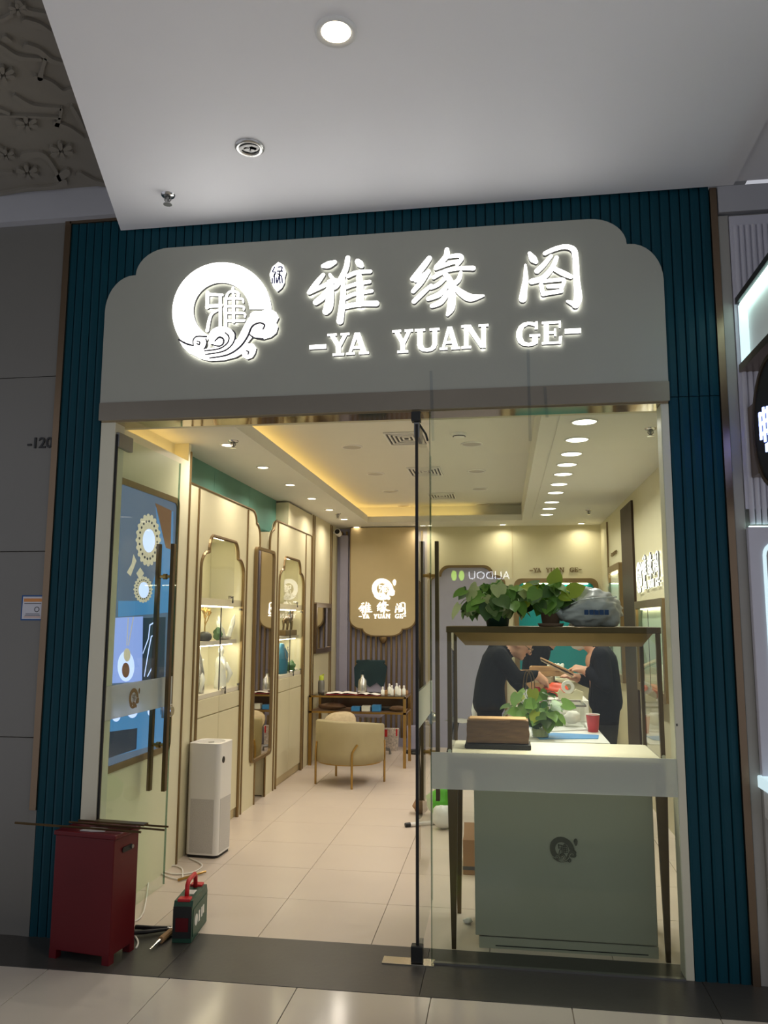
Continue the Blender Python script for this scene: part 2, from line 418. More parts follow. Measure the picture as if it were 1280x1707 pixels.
# ---- teal fluted cladding
wf = mk('wall_front', prism([(-2.265, 0), (-2.035, 0), (-2.035, 2.6), (.772, 2.6), (.772, 0), (1.0, 0), (1.0, 3.6), (-2.265, 3.6)], 'xz', .012, .10), 'teal', None, 'dark teal fluted panelling framing the shop entrance', 'wall', kind=ST)
def flute(w, h):
    return bmesh_to('cladding_strip', prism([(0, .013), (.003, .0), (w*.30, -.003), (w-.004, .003), (w-.002, .013)], 'xy', 0, h), 'teal')
pw = .0457
lo, hi, full, top = flute(pw, 2.527), flute(pw, 1.07), flute(pw, 3.6), flute(pw, .995)
for k in range(5):
    inst('cladding_strip', full, wf, Matrix.Translation((-2.264+k*pw, 0, 0)))
    inst('cladding_strip', lo, wf, Matrix.Translation((.772+k*pw, 0, 0)))
    inst('cladding_strip', hi, wf, Matrix.Translation((.772+k*pw, -.003, 2.53)))
for k in range(61):
    inst('cladding_strip', top, wf, Matrix.Translation((-2.035+k*.04602, -.001, 2.604)))
# ---- metal trims
mk('trim_1', B(-2.292, -2.258, -.012, .06, .58, 3.625), 'bronze', None, 'bronze strip between the mall wall and the teal panelling', 'trim', kind=ST)
mk('trim_2', B(-2.292, -2.258, -.004, .06, 0, .58), 'mallwall', None, 'pale bare board where the bronze strip has come away near the floor', 'trim', kind=ST)
mk('trim_3', B(-2.265, -1.2, -.012, .06, 3.6, 3.625), 'bronze', None, 'bronze strip running along the top of the teal panelling', 'trim', kind=ST)
mk('trim_4', B(1.0, 1.03, -.012, .08, 0, 3.54), 'bronze', None, 'tall bronze strip between the teal panelling and the neighbouring shop', 'trim', kind=ST)
mk('trim_5', prism(rrect(-2.035, .774, 2.507, 2.600, .004, 2), 'xz', -.022, .0), 'lintel', None, 'brushed metal lintel band under the lit fascia sign', 'trim', kind=ST)
mk('trim_6', B(-2.03, .77, .0, .13, 2.500, 2.507), 'mirrormetal', None, 'polished metal underside of the entrance lintel', 'trim', kind=ST)
mk('wall_header', B(-2.035, .772, .10, .19, 2.507, 3.3), 'cream', None, 'wall over the entrance behind the lintel', 'wall', kind=ST)
mk('trim_7', B(-2.03, -1.952, .0, .10, 0, 2.5), 'jamb', None, 'pale jamb beside the hinged glass door', 'trim', kind=ST)
mk('trim_8', B(.735, .772, .0, .10, 0, 2.5, bev=.004), 'jamb', None, 'pale metal jamb at the end of the fixed shop window', 'trim', kind=ST)
mk('trim_9', B(-.33, .735, -.008, .012, 0, .009), 'greymetal', None, 'thin metal floor channel holding the fixed shop window', 'trim', kind=ST)

# ---- shop interior shell
mk('wall_left', B(-2.55, -2.43, .1, 6.2, 0, 2.9), 'cream', None, 'cream wall behind the arched display cabinets', 'wall', kind=ST)
bh = mk('wall_bulkhead', B(-2.43, -2.18, 1.19, 3.68, 2.3, 2.66), 'cream', None, 'sea green papered band above the display cabinets', 'wall', kind=ST)
for y0, y1 in ((1.19, 2.0), (2.0, 2.85), (2.85, 3.68)):
    mk('wallpaper_panel', B(-2.181, -2.17, y0+.002, y1-.002, 2.3, 2.66), 'greenpaper', bh)
p1 = mk('wall_screen', B(-2.43, -2.03, .10, 1.19, 0, 2.53), 'ivory', None, 'ivory wall pier holding the advertising screen by the entrance', 'wall', kind=ST)
mk('corner_strip', B(-2.034, -2.022, 1.178, 1.194, 0, 2.6), 'goldbrown', p1)
mk('upper_recess', B(-2.43, -2.13, .10, 1.19, 2.53, 2.66), 'ivory', p1); mk('recess_end', B(-2.13, -2.03, 1.15, 1.19, 2.53, 2.66), 'ivory', p1)
p3 = mk('wall_pier', B(-2.43, -2.05, 4.66, 6.06, 0, 2.66), 'cream', None, 'cream wall pier between the display cabinets and the slatted wall', 'wall', kind=ST)
for y in (4.70, 4.78, 5.60, 5.68): mk('metal_strip', B(-2.052, -2.040, y, y+.018, 0, 2.64), 'goldbrown', p3)
mk('upper_panel', B(-2.43, -2.045, 3.68, 4.66, 2.41, 2.63), 'cream', p3)
wb = mk('wall_back', B(-2.5, 1.3, 6.05, 6.2, 0, 2.9), 'cream', None, 'cream rear wall of the shop with a slatted bay', 'wall', kind=ST)
mk('slat_backing', B(-2.05, -.92, 6.035, 6.052, 0, 2.64), 'lavender', wb)
sl_me = bmesh_to('slat', B(-.011, .011, -.04, 0, .1, 2.6), 'goldbrown')
for k in range(17): inst('slat', sl_me, wb, Matrix.Translation((-1.99+k*.063, 6.036, 0)))
mk('skirting', B(-2.05, -.92, 5.99, 6.05, 0, .1), 'lavender', wb)
mk('door_frame', prism([(-2.0, 0), (-1.9, 0), (-1.9, 2.55), (-2.0, 2.55)], 'xz', 5.97, 5.995), 'lavender', wb)
mk('panel_joint', B(.118, .122, 6.046, 6.051, 2.0, 2.65), 'creamdark', wb)
# lavender scalloped wall panel and its bronze rim
sc_o = scallop(-.915, .03, .0, 2.17, .13, .10, .12, .12); sc_i = scallop(-.885, 0, .0, 2.14, .13, .10, .11, .11)
mk('scalloped_panel', prism(sc_i, 'xz', 6.02, 6.049), 'lavender', wb)
mk('panel_rim', prism(sc_o, 'xz', 6.00, 6.049, [sc_i]) if False else prism(sc_o[:-1]+sc_o[-1:]+sc_i[::-1], 'xz', 6.0, 6.049), 'goldbrown', wb)
wr = mk('wall_right', B(1.17, 1.35, .1, 6.2, 0, 2.9), 'cream', None, 'cream side wall beyond the counter', 'wall', kind=ST)
mk('dark_recess', B(1.150, 1.171, 3.60, 4.26, 0, 2.58), 'brownwood', wr)
mk('panel_edge', B(1.155, 1.171, 5.36, 5.40, 0, 2.6), 'goldbrown', wr)
# ---- ceiling with tray
ce = mk('ceiling', B(-2.5, 1.3, .1, 6.2, 2.86, 2.95), 'ceilwhite', None, 'white shop ceiling with a recessed tray and cove', 'ceiling', kind=ST)
mk('soffit_strip', B(-2.5, -1.58, .19, 6.1, 2.65, 2.72), 'ceilwhite', ce)
mk('soffit_side', B(-2.5, -1.86, .19, 6.1, 2.72, 2.86), 'ceilwhite', ce)
mk('soffit_strip', B(.23, 1.2, .19, 6.1, 2.65, 2.86), 'ceilwhite', ce)
mk('soffit_strip', B(-1.58, .23, 5.50, 6.1, 2.65, 2.72), 'ceilwhite', ce)
mk('soffit_side', B(-1.86, .23, 5.72, 6.1, 2.72, 2.86), 'ceilwhite', ce)
mk('soffit_strip', B(-1.58, .23, .19, .48, 2.65, 2.86), 'ceilwhite', ce)
mk('track_band', B(.335, .63, .3, 5.3, 2.642, 2.651), 'ceilwhite', ce)
mk('cove_lip', B(-1.60, -1.58, .48, 5.5, 2.72, 2.735), 'ceilwhite', ce)
mk('cove_light', B(-1.80, -1.74, .48, 5.7, 2.722, 2.735), 'cove', ce)
mk('cove_light', B(-1.70, -.3, 5.62, 5.66, 2.722, 2.735), 'cove', ce)
mk('cove_light', B(-2.11, -2.08, .2, 1.12, 2.531, 2.543), 'cove', ce)

# ================================================================== CEILING FITTINGS
def downlight(name, label, cat, r, z, lens, power, col, group, lens_in=.72):
    t = thing(name, label, cat, (0, 0, 0), group)
    mk('rim', lathe([(r*lens_in, -.002), (r*.92, -.009), (r, -.004), (r, 0)], n=24), 'white', t, smooth=True)
    mk('lens', lathe([(0, -.0045), (r*lens_in, -.0045)], n=24), lens, t)
    return t
def place(root, first, loc, label, power=0, col='ffe6c4', spread=150, size=.1):
    o = root if first else copy_tree(root, loc, 0, label)
    o.location = loc; o['label'] = label; OFF[o.name] = Vector(loc)
    if power: lamp('lamp', (loc[0], loc[1], loc[2]-.012), power, size, col, spread, o)
    return o
grp = 'small downlights along the cabinet side'
d = downlight('downlight', '', 'light', .052, 2.65, 'lampwarm', 0, '', grp)
import_L = [(-1.79, 1.22+.785*k) for k in range(7)]
LAMPS = []
for k, (x, y) in enumerate(import_L):
    if k < 6: LAMPS.append(((x, y, 2.65), 3.3, 'fff3e2'))
    o = d if k == 0 else copy_tree(d); o.location = (x, y, 2.65); o['label'] = f'{ORD[k]} small warm downlight from the entrance, above the display cabinets'
grp = 'large downlights in the row over the counter'
d = downlight('downlight', '', 'light', .078, 2.64, 'lampwhite', 0, '', grp, .86)
for k, y in enumerate((.863, 1.323, 1.761, 2.143, 2.529, 2.998, 3.441, 4.022, 4.478, 4.942)):
    LAMPS.append(((.48, y, 2.64), 4.0, 'fff8f0'))
    o = d if k == 0 else copy_tree(d); o.location = (.48, y, 2.642); o['label'] = f'{ORD[k]} large round downlight from the entrance in the counter row'
grp = 'small downlights along the rear wall'
d = downlight('downlight', '', 'light', .052, 2.65, 'lampwarm', 0, '', grp)
for k, (x, w) in enumerate(((-.955, 'beside the open glass door edge'), (.01, 'at the middle of the cream rear wall'), (.93, 'in the far corner by the side wall'))):
    LAMPS.append(((x, 5.87, 2.65), 1.6, 'ffeeda'))
    o = d if k == 0 else copy_tree(d); o.location = (x, 5.87, 2.65); o['label'] = f'small rear wall downlight {w}'
grp = 'unlit round fittings in the ceiling tray'
d = downlight('tray_downlight', '', 'light', .085, 2.86, 'lampoff', 0, '', grp, .85)
for k, (x, y) in enumerate([(-1.165, 2.33), (-1.165, 3.5), (-1.165, 4.52), (-1.165, 5.62), (-.223, 2.34), (-.223, 3.48), (-.223, 4.47), (-.223, 5.6)]):
    o = d if k == 0 else copy_tree(d); o.location = (x, y, 2.86); o['label'] = f'{ORD[k % 4]} unlit tray light from the entrance, {"cove side" if k < 4 else "counter side"}'
for i, (loc, pw_, c) in enumerate(LAMPS):
    lamp('ceiling_lamp', (loc[0], loc[1], loc[2]-.013), pw_, .1, c, 155)
# air diffusers
def vent():
    t = thing('air_diffuser', '', 'vent', (0, 0, 0), 'square air diffusers in the ceiling tray')
    mk('backing', B(-.145, .145, -.19, .19, -.003, 0), 'darkplastic', t)
    for k in range(5):
        a, b = .15-k*.03, .2-k*.038
        mk('vane', prism([(-a, -b), (a, -b), (a, b), (-a, b)], 'xy', -.012+k*.001, -.002, [[(-a+.013, -b+.014), (a-.013, -b+.014), (a-.013, b-.014), (-a+.013, b-.014)]]), 'white', t)
    return t
v = vent()
for k, (x, y) in enumerate(((-.70, 2.08), (-.69, 3.43), (-.65, 4.90))):
    o = v if k == 0 else copy_tree(v); o.location = (x, y, 2.86); o['label'] = f'square white ceiling air diffuser, {ORD[k]} from the entrance'
sd = thing('smoke_detector', 'round white smoke detector beside the first air diffuser', 'smoke detector', (-.30, 1.98, 2.86))
mk('housing', lathe([(.055, 0), (.055, -.012), (.04, -.03), (0, -.03)], (-.30, 1.98, 2.86), n=20), 'white', sd, smooth=True)
mk('sensor_slot', lathe([(.042, -.020), (.047, -.020), (.047, -.026), (.04, -.028)], (-.30, 1.98, 2.86), n=20), 'darkplastic', sd)
def sprinkler():
    t = thing('sprinkler', '', 'sprinkler', (0, 0, 0), 'ceiling sprinklers')
    mk('escutcheon', lathe([(.028, 0), (.024, -.007), (.010, -.008)], n=16), 'chrome', t, smooth=True)
    f = tube([(-.010, 0, -.006), (-.012, 0, -.022), (0, 0, -.036)], .0026); tube([(.010, 0, -.006), (.012, 0, -.022), (0, 0, -.036)], .0026, f); lathe([(.007, -.004), (.007, -.014), (.003, -.034)], bm=f, n=8)
    mk('frame', f, 'greymetal', t)
    mk('deflector', lathe([(0, -.038), (.016, -.037), (.017, -.040), (0, -.041)], n=12), 'chrome', t)
    return t
s = sprinkler()
for k, (loc, lb) in enumerate((((-1.576, -.315, 3.54), 'chrome sprinkler head hanging from the pale slab outside'), (tuple(FL(389, 735, 2.65)), 'sprinkler head by the first cabinet downlight inside'), (tuple(FL(1084, 714, 2.65)), 'sprinkler head on the shop ceiling above the window jamb'), (tuple(FL(981, 850, 2.65)), 'sprinkler head near the far end of the counter lights'), (tuple(FL(563, 856, 2.65)), 'sprinkler head near the farthest cabinet downlights'))):
    o = s if k == 0 else copy_tree(s); o.location = loc; o['label'] = lb
    if k == 0: o.scale = (1.25,)*3
# outside downlight (lit) and cloud speaker
c = (-.546, -1.258, 3.54)
t = thing('recessed_downlight', 'lit recessed downlight in the pale slab ceiling outside', 'light', c)
mk('rim', lathe([(.052, -.004), (.066, -.014), (.074, -.006), (.075, 0)], c, n=32), 'white', t, smooth=True)
mk('reflector', lathe([(.053, -.004), (.046, -.002), (.03, -.0012)], c, n=32), 'casestrip', t, smooth=True)
mk('lens', lathe([(0, -.003), (.05, -.003)], c, n=24), 'lampsoft', t); mk('bulb', lathe([(0, -.0045), (.024, -.004)], c, n=20), 'lampwarm', t)
lamp('lamp', (c[0], c[1], c[2]-.02), 3.0, .09, 'ffdcb0', 100)
c = (-1.06, -.639, 3.54)
t = thing('ceiling_speaker', 'round ceiling fitting with a white cloud emblem in a metal ring', 'speaker', c)
mk('ring', lathe([(.042, -.006), (.054, -.014), (.064, -.006), (.065, 0)], c, n=32), 'silver', t, smooth=True)
mk('recess', lathe([(0, -.002), (.045, -.002)], c, n=24), 'greymetal', t)
def cl3(a, b, d): return (c[0]+a, c[1]-b, c[2]-d)
bm = nb()
for pts in ([(-.038, .004, .020), (-.014, .014, .026), (.014, .012, .028), (.034, .004, .018)], [(-.014, .0, .024), (0, -.018, .028), (.016, -.006, .026)], [(.010, .004, .02), (.022, -.006, .02)]):
    ribbon_bm(pts, .002, .007, cl3, bm)
mk('cloud_emblem', bm, ['white', 'greymetal'], t)
# ================================================================== SIGNS
SG_Y = -.016          # face of the sign panel
def px_to(ox, oy, sc, yy=-.045):
    def f(a, b, d):
        p = G(ox+a*sc, oy+b*sc, yy); return (p.x, p.z, d)
    return f
def strokes_bm(strokes, ox, oy, sc, w0=0., w1=.022, bm=None, ws=.93):
    """strokes in crop pixels -> letter in (u, v, depth); widths converted with the local scale"""
    bm = bm or nb(); f = px_to(ox, oy, sc)
    for s in strokes:
        c = []
        for a, b, w in s:
            p, q = f(a, b, 0), f(a+10, b, 0); c.append((p[0], p[1], w*ws*math.hypot(p[0]-q[0], p[1]-q[1])/10))
        ribbon_bm(c, w0, w1, lambda a, b, d: (a, b, d), bm, back=2)
    return bm
YA = [[(312, 352, 62), (385, 335, 100), (465, 302, 62)], [(312, 470, 55), (225, 580, 80), (125, 705, 62)], [(400, 465, 40), (452, 545, 60)], [(135, 700, 62), (330, 610, 62), (480, 545, 62)],
      [(640, 245, 70), (610, 400, 80), (500, 600, 75), (440, 650, 60)], [(400, 570, 90), (405, 760, 112), (380, 900, 130), (350, 955, 105)], [(400, 640, 70), (310, 760, 95), (215, 835, 85)],
      [(575, 500, 50), (578, 700, 75), (560, 900, 88), (535, 1085, 100)], [(770, 290, 75), (800, 325, 100), (822, 350, 70)], [(640, 488, 60), (760, 438, 62), (940, 425, 52)], [(790, 490, 80), (803, 620, 100), (803, 850, 105)],
      [(610, 640, 55), (740, 595, 55), (930, 562, 50)], [(615, 775, 55), (740, 722, 55), (958, 686, 50)], [(600, 895, 72), (800, 858, 72), (1020, 852, 84)]]
YUAN = [[(405, 250, 75), (300, 390, 88), (180, 525, 66)], [(395, 420, 56), (300, 560, 78), (190, 690, 62)], [(225, 545, 60), (390, 430, 60)], [(430, 610, 46), (330, 700, 68), (200, 825, 68)],
        [(640, 135, 66), (625, 230, 80), (500, 368, 72)], [(650, 232, 50), (790, 212, 62), (838, 250, 60), (775, 335, 52)], [(490, 385, 55), (680, 315, 60), (790, 290, 50)], [(460, 505, 56), (640, 412, 60), (830, 382, 60), (990, 382, 72)],
        [(610, 450, 70), (685, 560, 88), (705, 720, 95), (695, 900, 115), (648, 1000, 50)], [(600, 530, 56), (520, 600, 60), (425, 645, 52)], [(645, 610, 60), (545, 725, 80), (390, 790, 62)], [(660, 700, 60), (560, 830, 80), (440, 885, 60)],
        [(825, 440, 50), (795, 535, 68), (720, 600, 66)], [(730, 625, 60), (850, 725, 105), (960, 775, 112), (1125, 748, 34)]]
GE = [[(285, 420, 34), (288, 600, 72), (265, 760, 96), (250, 870, 112)], [(340, 262, 50), (385, 335, 105), (425, 375, 66)], [(545, 265, 60), (680, 205, 66), (820, 176, 70), (925, 215, 84), (952, 330, 86), (965, 600, 94), (985, 850, 118), (955, 950, 110)], [(955, 945, 96), (845, 903, 40)],
      [(625, 300, 55), (525, 420, 72), (440, 500, 78)], [(700, 320, 62), (640, 460, 74), (520, 590, 84), (370, 640, 84)], [(640, 455, 60), (790, 530, 84), (890, 575, 66)], [(500, 640, 50), (700, 618, 56), (800, 622, 54), (765, 730, 56)], [(492, 680, 60), (520, 805, 60)], [(520, 805, 62), (765, 765, 60)], [(590, 705, 60), (740, 700, 60)]]
LET = {  # slab-serif capitals as boxes/quads in a unit square
 'Y': [[(0, 1), (.42, 1), (.42, .9), (0, .9)], [(.6, 1), (1, 1), (1, .9), (.6, .9)], [(.1, .92), (.32, .92), (.6, .46), (.4, .40)], [(.72, .92), (.9, .92), (.62, .40), (.46, .46)], [(.39, .48), (.61, .48), (.61, .06), (.39, .06)], [(.24, .1), (.76, .1), (.76, 0), (.24, 0)]],
 'A': [[(.38, 1), (.60, 1), (.90, .08), (.66, .08)], [(.38, 1), (.52, .9), (.22, .08), (.1, .08)], [(.26, .38), (.74, .38), (.74, .26), (.26, .26)], [(0, .1), (.38, .1), (.38, 0), (0, 0)], [(.56, .1), (1, .1), (1, 0), (.56, 0)]],
 'U': [[(0, 1), (.42, 1), (.42, .9), (0, .9)], [(.6, 1), (1, 1), (1, .9), (.6, .9)], [(.1, .94), (.32, .94), (.32, .3), (.1, .3)], [(.72, .94), (.9, .94), (.9, .3), (.72, .3)], [(.1, .32), (.32, .32), (.38, .17), (.5, .14), (.5, 0), (.30, .03), (.15, .14)], [(.9, .32), (.72, .32), (.64, .17), (.5, .14), (.5, 0), (.70, .03), (.85, .14)]],
 'N': [[(0, 1), (.34, 1), (.34, .9), (0, .9)], [(.64, 1), (1, 1), (1, .9), (.64, .9)], [(.1, .94), (.26, .94), (.26, .06), (.1, .06)], [(.74, .94), (.9, .94), (.9, 0), (.74, 0)], [(.12, 1), (.34, 1), (.88, 0), (.70, 0)], [(0, .1), (.36, .1), (.36, 0), (0, 0)]],
 'G': [[(.5, 1), (.3, .97), (.12, .84), (.02, .62), (.25, .6), (.32, .78), (.5, .88)], [(.02, .62), (.25, .6), (.25, .4), (.02, .38)], [(.02, .38), (.25, .4), (.34, .2), (.52, .13), (.52, 0), (.28, .04), (.1, .17)], [(.5, 1), (.7, .98), (.8, .94), (.8, .80), (.64, .86), (.5, .88)], [(.8, 1), (.9, 1), (.9, .68), (.78, .68)], [(.52, .13), (.52, 0), (.72, .02), (.9, .1), (.9, .42), (.68, .42), (.68, .17)], [(.56, .48), (1, .48), (1, .38), (.56, .38)]],
 'E': [[(0, 1), (.92, 1), (.92, .9), (0, .9)], [(.1, .94), (.34, .94), (.34, .06), (.1, .06)], [(0, .1), (.95, .1), (.95, 0), (0, 0)], [(.82, 1), (.92, 1), (.92, .7), (.84, .7)], [(.85, .32), (1, .34), (.95, 0), (.83, 0)], [(.3, .56), (.66, .56), (.66, .45), (.3, .45)], [(.6, .68), (.7, .68), (.7, .34), (.6, .34)]],
 '-': [[(0, 1), (1, 1), (1, 0), (0, 0)]]}
LATIN = [('-', 516, 544, 575, 582), ('Y', 546, 582.5, 556, 593), ('A', 577, 615, 555, 591), ('Y', 654, 688.5, 550, 588.5), ('U', 691.5, 732.5, 548, 586.5), ('A', 733, 767, 545, 583), ('N', 769, 814, 541.5, 580.5), ('G', 860, 900, 537, 577.5), ('E', 903, 937, 536, 573.7), ('-', 941, 968, 548, 556)]
def latin_bm(ch, x0, x1, y0, y1, w0=0., w1=.020):
    bm = nb()
    for poly in LET[ch]:
        pts = []
        for u, v in poly:
            p = G(x0+u*(x1-x0), y1-v*(y1-y0)-.05*(u-.5)*(x1-x0), -.045); pts.append((p.x, p.z))
        for d, mi in ((w0, 2), (w1, 0)): bm.faces.new([bm.verts.new((*p, d)) for p in pts]).material_index = mi
        for i in range(len(pts)):
            a, b = pts[i], pts[(i+1) % len(pts)]
            bm.faces.new([bm.verts.new((*a, w0)), bm.verts.new((*b, w0)), bm.verts.new((*b, w1)), bm.verts.new((*a, w1))]).material_index = 1
    return bm
ES, EX, EY = .171875, 270, 420
def em(a, b): p = G(EX+a*ES, EY+b*ES, -.045); return (p.x, p.z)
def poly_bm(pts, w0, w1, bm=None, conv=em):
    bm = bm or nb(); q = [conv(*p) for p in pts]
    for d, mi in ((w0, 2), (w1, 0)): bm.faces.new([bm.verts.new((*p, d)) for p in q]).material_index = mi
    for i in range(len(q)):
        a, b = q[i], q[(i+1) % len(q)]
        bm.faces.new([bm.verts.new((*a, w0)), bm.verts.new((*b, w0)), bm.verts.new((*b, w1)), bm.verts.new((*a, w1))]).material_index = 1
    return bm
def emblem_parts():
    """name -> bmesh in (u, v, depth)"""
    out = []
    ring = nb(); A = [math.radians(116 + (357-116)*i/40) for i in range(41)]
    for i in range(40):
        q = []
        for a, r, cx, cy in ((A[i], 482, 582, 583), (A[i+1], 482, 582, 583), (A[i+1], 272, 578, 570), (A[i], 272, 578, 570)): q.append((cx+r*math.cos(a), cy+r*math.sin(a)))
        p = [em(*t) for t in q]
        for d, mi in ((0, 2), (.018, 0)): ring.faces.new([ring.verts.new((*t, d)) for t in p]).material_index = mi
        for i0, i1 in ((0, 1), (2, 3)): 
            f = ring.faces.new([ring.verts.new((*p[i0], 0)), ring.verts.new((*p[i1], 0)), ring.verts.new((*p[i1], .018)), ring.verts.new((*p[i0], .018))]); f.material_index = 1
    for a in (A[0], A[-1]):
        p = [em(cx+r*math.cos(a), cy+r*math.sin(a)) for r, cx, cy in ((482, 582, 583), (272, 578, 570))]
        ring.faces.new([ring.verts.new((*p[0], 0)), ring.verts.new((*p[1], 0)), ring.verts.new((*p[1], .018)), ring.verts.new((*p[0], .018))]).material_index = 1
    out.append(('emblem_ring', ring))
    ch = [[(443, 395, 52), (440, 540, 52)], [(440, 412, 46), (590, 420, 34)], [(440, 530, 52), (575, 520, 48)], [(566, 440, 44), (566, 735, 44)], [(545, 565, 30), (475, 615, 42), (440, 765, 50)],
          [(690, 350, 40), (690, 395, 44)], [(622, 445, 36), (645, 398, 36), (690, 382, 34), (738, 400, 36), (745, 430, 30)], [(620, 450, 42), (620, 755, 42)], [(695, 420, 44), (695, 680, 44)], [(620, 455, 30), (770, 455, 30), (790, 490, 26)], [(620, 530, 30), (780, 530, 30), (795, 560, 26)], [(620, 595, 30), (790, 595, 30), (806, 630, 26)], [(620, 668, 32), (800, 668, 32)]]
    out.append(('emblem_character', strokes_bm(ch, EX, EY, ES, .004, .020, ws=.66)))
    wave = [(175, 868), (310, 915), (330, 955), (430, 945), (560, 925), (680, 870), (735, 850), (790, 740), (835, 655), (880, 605), (880, 830), (830, 890), (770, 960), (790, 985), (720, 1025), (600, 1055), (470, 1062), (380, 1040), (270, 985), (210, 930)]
    w = poly_bm(wave, 0, .024)
    out.append(('emblem_wave', w))
    def disc(cx, cy, r, ry=None, n=22): return [(cx+r*math.cos(2*PI*i/n), cy+(ry or r)*math.sin(2*PI*i/n)) for i in range(n)]
    cloud = [(860, 600), (905, 575), (960, 580), (1000, 565), (1060, 562), (1110, 590), (1135, 640), (1110, 690), (1128, 730), (1110, 790), (1060, 830), (980, 852), (910, 840), (865, 800), (840, 700)]
    out.append(('emblem_cloud', poly_bm(cloud, 0, .022)))
    out.append(('emblem_cloud', poly_bm(disc(585, 835, 128, 108), 0, .026)))
    out.append(('emblem_cloud', poly_bm(disc(372, 888, 66, 64), 0, .026)))
    out.append(('emblem_cloud', poly_bm([(790, 905), (830, 888), (890, 895), (918, 935), (905, 985), (880, 1025), (830, 1045), (785, 1020), (775, 960)], 0, .022)))
    leafp = [(1130, 100), (1180, 130), (1205, 200), (1190, 260), (1190, 300), (1165, 350), (1120, 388), (1085, 350), (1060, 290), (1045, 220), (1070, 150)]
    out.append(('emblem_seal', poly_bm(leafp, 0, .020)))
    grooves = [[(310, 905, 5), (310, 860, 6), (345, 826, 7), (440, 828, 7)], [(345, 895, 6), (368, 905, 6), (372, 880, 6), (345, 872, 5)], [(420, 945, 6), (440, 890, 6), (432, 850, 6)], [(520, 870, 6), (560, 835, 9), (600, 850, 8), (600, 895, 8), (560, 920, 7), (490, 905, 6)], [(620, 790, 6), (655, 830, 7), (640, 890, 7), (560, 945, 7), (420, 965, 6)], [(690, 765, 6), (718, 810, 7), (690, 900, 7), (600, 970, 7), (430, 1000, 6)],
               [(985, 755, 7), (1000, 715, 8), (950, 695, 8), (880, 730, 9), (835, 830, 9), (760, 930, 9), (640, 1005, 8), (470, 1035, 6)], [(825, 965, 6), (845, 975, 7), (840, 1000, 6)], [(860, 810, 6), (900, 840, 7), (985, 850, 8)], [(170, 856, 7), (240, 895, 8), (310, 915, 7)]]
    out.append(('emblem_groove', strokes_bm(grooves, EX, EY, ES, .0262, .0272, ws=2.3)))
    seal = [[(1095, 150, 9), (1075, 195, 9), (1105, 200, 9), (1085, 240, 9)], [(1092, 215, 9), (1092, 305, 9)], [(1072, 260, 9), (1072, 305, 9)], [(1112, 255, 9), (1112, 300, 9)], [(1130, 150, 9), (1165, 150, 9), (1160, 185, 9)], [(1120, 190, 9), (1170, 190, 9)], [(1145, 190, 9), (1140, 230, 9), (1120, 300, 9)], [(1125, 215, 9), (1160, 240, 9), (1168, 300, 9)], [(1140, 230, 9), (1148, 305, 9)]]
    out.append(('seal_character', strokes_bm(seal, EX, EY, ES, .0205, .0215, ws=1.5)))
    return out
CHARS = [('character', lambda: strokes_bm(YA, 500, 400, .125)), ('character', lambda: strokes_bm(YUAN, 665, 400, .125)), ('character', lambda: strokes_bm(GE, 840, 390, .125))]
FRONT = {'emblem_groove': ['grooveline']*3, 'seal_character': ['seallines']*3}
def uvd(m3): return m3
def south(y):   # (u, v, d) -> world, facing -y
    return Matrix(((1, 0, 0, 0), (0, 0, -1, y), (0, 1, 0, 0), (0, 0, 0, 1)))
# ---- main fascia sign
t = thing('shop_sign', 'pale scalloped fascia sign with a glowing ring emblem and three large glowing characters', 'sign', (-.63, -.01, 2.6))
mk('fascia_panel', prism(scallop(-2.035, .772, 2.6, 3.423, .150, .190, .175, .140, k=9), 'xz', SG_Y, .004), 'signpanel', t)
BACK = .012
for nm, bm in emblem_parts():
    mk(nm, xf(bm, south(SG_Y-BACK)), FRONT.get(nm, ['lightface', 'returns', 'halo']), t)
for nm, fn in CHARS: mk(nm, xf(fn(), south(SG_Y-BACK)), ['lightface', 'returns', 'halo'], t)
for a in LATIN: mk('letter' if a[0] != '-' else 'dash', xf(latin_bm(*a), south(SG_Y-BACK)), ['lightface', 'returns', 'halo'], t)
# ---- the same marks again at other sizes
def fit(bm, u0, v0, s, to): 
    """scale (u,v) about (u0,v0) and map with 4x4 'to' whose input is local metres"""
    return xf(bm, to @ Matrix.Diagonal((s, s, s, 1)) @ Matrix.Translation((-u0, -v0, 0)))
EC = em(590, 575)
def small_sign(root, place_em, s_em, place_ch, s_ch, place_la, s_la, frontm, sidem='returns', backm='halo'):
    """place_*(u) -> 4x4; emblem, characters, Latin line"""
    for nm, bm in emblem_parts():
        if nm in ('seal_character',): bm.free(); continue
        mk(nm, fit(bm, EC[0], EC[1], s_em, place_em), [sidem]*3 if nm == 'emblem_groove' else [frontm, sidem, backm], root)
    cc = [(-.757, 3.12), (-.255, 3.13), (.255, 3.13)]
    if place_ch:
        for (nm, fn), (u, v), m in zip(CHARS, cc, place_ch): mk(nm, fit(fn(), u, v, s_ch, m), [frontm, sidem, backm], root)
    if place_la:
        for a in LATIN:
            mk('letter' if a[0] != '-' else 'dash', fit(latin_bm(*a), -.27, 2.84, s_la, place_la), [frontm, sidem, backm], root)
